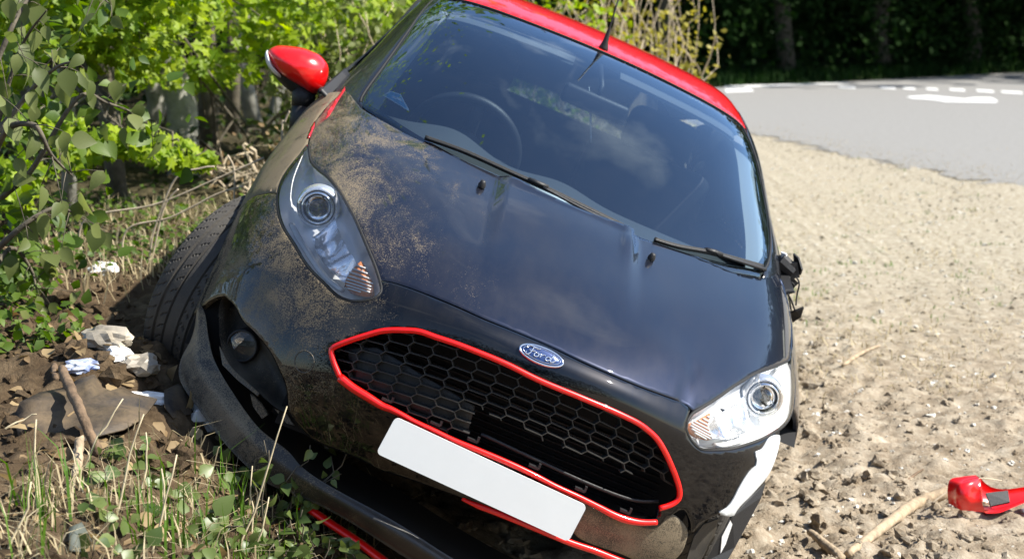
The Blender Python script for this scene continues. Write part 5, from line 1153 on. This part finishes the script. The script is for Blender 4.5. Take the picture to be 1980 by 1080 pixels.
P=spots(170,1480,1970,285,760); P=np.vstack([P+rng.normal(0,.12,P.shape)*np.array([1,1,0]) for _ in range(9)]); P[:,2]=gh(P[:,0],P[:,1])-.001; blades('verge_straw',P,.02+.05*rng.random(len(P)),ML['straw'],w=.0022,lean=2.6,kind='stuff',label='bleached straw bits lying over the verge',cat='straw')
P=spots(60,1480,1960,290,640); P=np.vstack([P+rng.normal(0,.05,P.shape)*np.array([1,1,0]) for _ in range(8)]); P[:,2]=gh(P[:,0],P[:,1])-.003; blades('verge_sprouts',P,.012+.035*rng.random(len(P)),ML['grass'],w=.003,lean=1.0,kind='stuff',label='tiny green sprouts on the bare verge',cat='grass')
STK=[((125,780),(148,540+270)),]
for i,(x0,y0,x1,y1) in enumerate([(75,995,70,810),(215,1010,278,800),(260,970,282,835),(455,1075,555,785),(480,1060,488,900),(290,1075,342,878),(150,905,238,770),(20,1060,60,930),(330,1080,312,905),(235,960,355,1000),(0,830,70,800),(470,1078,520,960)]):
    a=hit(x0,y0); b=at_y(x1,y1,a[1]+.02); T_=obj('dry_stalk',*(lambda m:(m.V,m.F))(MB().tube(wob(a-np.array([0,0,.02]),b,7,.012),np.linspace(.0035,.0014,7),6)),M.setdefault('straw',mat('straw_stalk',(.50,.42,.27),.7,var=.2,vscale=40)),label='thin pale dry stalk standing in the near grass',cat='stalk',group='dry stalks in the near grass')
for (pts,lab) in (([(165,425),(300,395),(420,345),(510,305)],'long straight dry bramble stem slanting across to the wing'),([(290,495),(300,440),(340,345),(390,325),(415,322)],'arched pale dry stem with a forked tip'),([(296,490),(318,400),(345,365)],'short pale dry stem beside the arched one'),([(245,445),(330,420),(420,375),(470,360)],'lower slanting dry bramble stem'),([(452,400),(453,330),(440,300)],'upright dry twig below the mirror'),([(545,265),(551,235),(560,215)],'curved dry twig by the mirror stem')):
    W_=np.array([at_y(a,b,6.2 if i else 6.2) for i,(a,b) in enumerate(pts)]); z0=float(gh(W_[0:1,0],W_[0:1,1])[0]); W_=np.vstack([[W_[0][0]-.02,W_[0][1],z0-.02],W_]) if W_[0][2]>z0 else W_
    obj('dry_bramble',*(lambda m:(m.V,m.F))(MB().tube(spl(W_,7),.004,6)),TWIG,label=lab,cat='stem')
def plant(base_px,tips,label,n_leaf,size,Yoff=-.02,name='ivy_plant',meshes=LIV,bk_=BARK):
    a=hit(*base_px); a[2]-=.01; T_=empty(name,a.tolist(),label,'plant'); m_=MB(); pts=[]
    for tx,ty in tips:
        b=at_y(tx,ty,a[1]+Yoff+rng.normal(0,.03))-a; P_=wob((0,0,0),b,8,.03); m_.tube(P_,np.linspace(.0032,.0012,8),5); pts.append(P_[2:])
    m_.build('stem',bk_,T_); E_=np.vstack(pts)
    for i in range(n_leaf): leaf_obj(meshes[rng.integers(len(meshes))],E_[rng.integers(len(E_))]+rng.normal(0,.008,3),size*(.6+.7*rng.random()),T_,(0.2*rng.normal(),-.3,.0),.8)
plant((545,1010),[(575,900),(600,860),(640,880),(690,838),(660,915),(585,950)],'thorny sapling with small green leaves before the torn lip',34,.035)
plant((500,1030),[(510,850),(520,870)],'slender stem with two broad leaves in front of the lip',6,.05)
plant((420,1075),[(380,985),(430,975),(470,1000)],'ivy plant with pale broad leaves in the near grass',16,.05)
plant((600,1090),[(560,1000),(610,1020),(650,1040),(585,985)],'ivy plant climbing against the red stripe',30,.034)
plant((660,1100),[(640,1040),(690,1060),(620,1050)],'dark ivy patch under the red stripe',26,.032)
plant((510,1095),[(480,1040),(530,1050),(560,1060)],'low ivy patch in front of the sapling',26,.034)
plant((370,1095),[(340,1050),(390,1060)],'small ivy patch among the dry straw',16,.034)
plant((215,900),[(195,870),(208,866)],'single seedling with pale green leaves by the black fragment',4,.045)
A_=spots(220,180,720,900,1110); A_=np.vstack([A_+rng.normal(0,.03,A_.shape)*np.array([1,1,.3]) for _ in range(1)]); A_[:,2]=gh(A_[:,0],A_[:,1])+.005+.05*rng.random(len(A_)); leaves('ground_ivy',A_,.02+.028*rng.random(len(A_)),ML['ivy'],leafshape(.45,.15,.2,4),tilt=.5,toward=(.3,-.5,.8),kind='stuff',label='low ground ivy leaves on the near bank',cat='ground cover')
A_=np.vstack([spots(170,-10,700,950,1110),spots(170,0,420,600,930)]); leaves('dead_leaves',A_+np.array([0,0,.008]),.02+.035*rng.random(len(A_)),ML['dry'],leafshape(.4,.4,.3,4),tilt=.6,kind='stuff',label='curled dead leaves lying on the near bank',cat='dead leaves')
# sticks
def stick(L,r,label,m=TWIG,lift=None,name='stick',near=0):
    W_=np.array([hit(a,b) for a,b in L]); W_[:,2]+=np.array(lift if lift is not None else [r[0]*.5]*len(L))
    if near: W_=np.array([at_y(a,b,hit(a,b)[1]-n_) for (a,b),n_ in zip(L,near)])
    S_=spl(W_,8); S_[1:-1]+=rng.normal(0,r[0]*.18,S_[1:-1].shape)*.5
    return obj(name,*(lambda m_:(m_.V,m_.F))(MB().tube(S_,np.interp(np.linspace(0,1,len(S_)),np.linspace(0,1,len(r)),r)*(1+.05*rng.standard_normal(len(S_))),9)),m,label=label,cat='stick')
ROOT=mat('root_bark',(.34,.26,.17),.85,var=.35,vscale=30,bump=.5,bscale=60); BST=mat('stick_bark',(.15,.10,.06),.9,var=.4,vscale=25,bump=.6,bscale=50)
stick([(120,712),(138,755),(160,805),(192,878)],[.011,.013,.012,.012],'crooked brown stick lying across the black plastic fragment',BST,near=(.22,.24,.2,.03))
stick([(148,925),(150,885),(154,845)],[.011,.012,.010],'short grey broken stump beside the crooked stick',ROOT,near=(0.,.05,.12))
stick([(108,735),(105,715),(112,690)],[.008,.009,.006],'stubby pale twig above the black fragment',BST)
stick([(1640,1085),(1690,1045),(1735,1010),(1770,985),(1825,965),(1850,950)],[.012,.016,.019,.021,.022,.018],'thick pale root running to the red mirror piece',ROOT,[.022]*6)
stick([(1565,1040),(1590,1060),(1625,1090)],[.010,.014,.015],'thick curved root end near the torn bumper',ROOT,[.02]*3)
stick([(1545,992),(1580,998),(1605,1010),(1645,1012)],[.006,.008,.006,.004],'thin crooked pale twig on the bare soil',TWIG)
stick([(1735,945),(1760,925),(1785,908)],[.007,.006,.003],'short dark twig beside the red mirror piece',BST)
stick([(1630,710),(1660,690),(1700,672)],[.008,.010,.006],'pale root fragment lying on the open verge',ROOT,[.012]*3)
stick([(1800,990),(1870,975),(1935,962)],[.003,.003,.002],'thin straight straw lying over the red mirror piece',TWIG,[.03,.085,.06])
stick([(230,888),(300,915),(360,935)],[.004,.005,.004],'thin fallen twig in front of the black fragment',TWIG)
# litter
def subdiv(v,F):
    v=[np.array(p) for p in v]; cache={}; out=[]
    def mid(a,b):
        k=(min(a,b),max(a,b))
        if k not in cache: p=v[a]+v[b]; v.append(p/np.linalg.norm(p)); cache[k]=len(v)-1
        return cache[k]
    for a,b,c in F:
        x,y,z=mid(a,b),mid(b,c),mid(c,a); out+=[(a,x,z),(b,y,x),(c,z,y),(x,y,z)]
    return np.array(v),np.array(out)
IV2,IF2=subdiv(IV,IF_)
def crumple(c,size,m,name,label,cat,n=11,amp=.22,flat=.5,seed=0):
    r_=np.random.default_rng(seed); d0=r_.standard_normal((9,3)); d0/=np.linalg.norm(d0,axis=1,keepdims=True)
    rad=.62+.5*np.abs(IV2@d0.T).max(1)**3+.10*r_.standard_normal(len(IV2)); W=IV2*rad[:,None]*np.array([size[0]*.52,size[1]*.5,size[1]*.36]); a_=r_.random()*1.2-.6; Rz=np.array([[math.cos(a_),-math.sin(a_),0],[math.sin(a_),math.cos(a_),0],[0,0,1]])
    return obj(name,W@Rz.T+np.array(c)+np.array([0,0,size[1]*.16]),IF2,m,smooth=False,label=label,cat=cat)
def crumple_sheet(c,size,m,name,label,cat,n=11,amp=.22,flat=.5,seed=0):
    r_=np.random.default_rng(seed); G=[]
    for i in range(n):
        row=[]
        for j in range(n):
            x_,y_=i/(n-1)-.5,j/(n-1)-.5; row.append((x_*size[0],y_*size[1],0))
        G.append(row)
    G=np.array(G); nz=r_.standard_normal((n,n)); nz=(nz+np.roll(nz,1,0)+np.roll(nz,1,1))/2; nz=(nz+np.roll(nz,-1,0)+np.roll(nz,-1,1))/2.2; G[...,2]=np.abs(nz)*amp*size[0]*flat; G[...,0]+=r_.normal(0,size[0]*.05,(n,n)); G[...,1]+=r_.normal(0,size[1]*.05,(n,n))
    R_=np.array(Matrix.Rotation(-.45,3,'X')@Matrix.Rotation(r_.random()*3,3,'Z')); G=G@R_.T
    G[...,2]-=G[...,2].min(); o=MB().grid(G+np.array(c)-np.array([0,0,.004]),thick=.0012); return o.build(name,m,smooth=False,label=label,cat=cat)
PAP=mat('white_paper',(.78,.77,.74),.7,var=.12,vscale=20); DPAP=mat('dirty_foil',(.33,.29,.23),.45,var=.5,vscale=14); BLU=mat('blue_wrapper',(.03,.09,.32),.5,var=.6,vscale=25,vcol=(.6,.62,.62))
for i,(px_,sz,m,nm,lab,ct) in enumerate([((200,528),(.10,.08),PAP,'paper_scrap','small white paper scrap on the dry grass behind','paper'),((402,828),(.15,.14),PAP,'paper_wad','white crumpled paper wad against the torn lip','paper'),((265,785),(.17,.075),PAP,'torn_paper','crinkled white paper strip above the black fragment','paper'),((232,700),(.07,.085),PAP,'folded_paper','folded white sheet standing among dirty foil','paper'),((205,668),(.17,.10),DPAP,'crumpled_foil','muddy crumpled foil sheet at the top of the rubbish','foil'),((160,715),(.09,.055),BLU,'wrapper','blue and white wrapper lying in the mud','wrapper'),((270,718),(.12,.09),DPAP,'crumpled_foil','muddy foil lump beside the wheel','foil'),((235,775),(.07,.05),DPAP,'crumpled_foil','small foil scrap between paper strip and fragment','foil')]):
    if nm in('paper_wad',):
        r_=np.random.default_rng(i); c_=hit(*px_)+np.array([0,0,.03]); d_=1+.28*r_.standard_normal(len(IV)); obj(nm,IV*d_[:,None]*np.array([.062,.05,.048])+c_,IF_,m,smooth=False,label=lab,cat=ct); continue
    crumple(hit(*px_),sz,m,nm,lab,ct,seed=i+3)
# black plastic fragments
def frag(L,label,m,t=.004,lift=.02,name='plastic_fragment',bulge=.006):
    W_=np.array([hit(a,b)+np.array([0,0,l]) for (a,b,l) in L]); c=W_.mean(0); n_=len(W_); nn=np.array([0,-.3,.95]); rings=[W_,c+(W_-c)*.7+nn*bulge*.7,c+(W_-c)*.35+nn*bulge]; V=[p for r_ in rings for p in r_]+[c+nn*bulge*1.1]; F=[]
    for i in range(2): F+=[(i*n_+j,i*n_+(j+1)%n_,(i+1)*n_+(j+1)%n_,(i+1)*n_+j) for j in range(n_)]
    F+=[(2*n_+j,2*n_+(j+1)%n_,3*n_) for j in range(n_)]; k_=len(V); V+=[np.array(p)-nn*t for p in V]; F+=[tuple(i+k_ for i in f[::-1]) for f in F]; F+=[(j,j+k_,(j+1)%n_+k_,(j+1)%n_) for j in range(n_)]
    return obj(name,V,F,m,smooth=True,label=label,cat='car fragment')
FRG=mat('dusty_fragment',(.022,.022,.024),.6,spec=.25,var=.8,vscale=10,vcol=(.13,.095,.058),bump=.3,bscale=60)
frag([(28,830,.03),(40,808,.04),(80,796,.05),(120,783,.045),(160,770,.055),(185,767,.06),(200,785,.05),(215,792,.05),(240,788,.055),(262,797,.05),(305,800,.04),(292,815,.035),(275,832,.03),(240,845,.02),(200,855,.02),(160,862,.012),(120,870,.01),(60,872,.01),(35,855,.02)],'large dusty black bumper fragment lying in the rubbish',FRG,bulge=.012)
frag([(318,775,.03),(345,770,.04),(373,782,.04),(370,812,.02),(335,815,.01),(318,800,.02)],'small square black plastic piece beside the white wad',FRG,bulge=.01)
frag([(130,1050,.02),(165,1045,.03),(178,1062,.02),(160,1075,.01),(135,1072,.01)],'grey-green rounded stone-like lump in the near straw',mat('lump',(.08,.09,.075),.7),bulge=.03,name='rounded_lump')
# fallen red mirror cap
cb=hit(1880,990); MC=empty('mirror_cap_fragment',cb.tolist(),'broken red mirror cap lying on the bare soil beside a root','car fragment')
def cp(a,b,dy=0.): return at_y(a,b,cb[1]+dy)-cb
ro=np.array([cp(1833,962,.03),cp(1833,925,.05),cp(1850,920,.06),cp(1884,918,.07)]); 
A_=spl(np.array([cp(1834,972,0),cp(1832,945,.01),cp(1838,926,.02),cp(1860,921,.025),cp(1887,918,.03)]),6)
B_=spl(np.array([cp(1855,985,-.05),cp(1852,965,-.07),cp(1856,945,-.07),cp(1872,932,-.06),cp(1893,925,-.03)]),6)
C_=spl(np.array([cp(1905,990,-.05),cp(1900,975,-.06),cp(1897,955,-.05),cp(1896,940,-.04),cp(1896,926,-.01)]),6)
MB().grid(np.array([A_,A_*.4+B_*.6+np.array([0,-.015,.004]),B_+np.array([0,-.01,.003]),B_*.5+C_*.5+np.array([0,-.012,.004]),C_]),thick=.003).build('cap',M['red'],MC)
A_=spl(np.array([cp(1896,924,.05),cp(1915,940,.06),cp(1945,945,.06),cp(1985,940,.06),cp(2030,938,.06)]),6); B_=spl(np.array([cp(1900,960,.03),cp(1922,965,.03),cp(1950,962,.03),cp(1985,952,.04),cp(2030,945,.05)]),6); C_=spl(np.array([cp(1905,990,-.05),cp(1930,989,-.05),cp(1955,980,-.04),cp(1985,968,-.02),cp(2030,955,.0)]),6)
MB().grid(np.array([A_,A_*.5+B_*.5+np.array([0,0,-.012]),B_+np.array([0,0,-.02]),B_*.5+C_*.5+np.array([0,0,-.015]),C_]),thick=.003).build('inner_shell',M['red'],MC)
D_=[cp(1905,955,0),cp(1948,950,.01),cp(1952,972,-.02),cp(1915,980,-.03)]; obj('black_lining',[p+np.array([0,-.004,.006]) for p in D_]+[p for p in D_],[(0,1,2,3),(7,6,5,4),(0,4,5,1),(1,5,6,2),(2,6,7,3),(3,7,4,0)],M['plastic'],MC,smooth=False)
for o in list(bpy.data.objects):
    if o.type=='MESH' and o.users_collection==(): COL.objects.link(o)
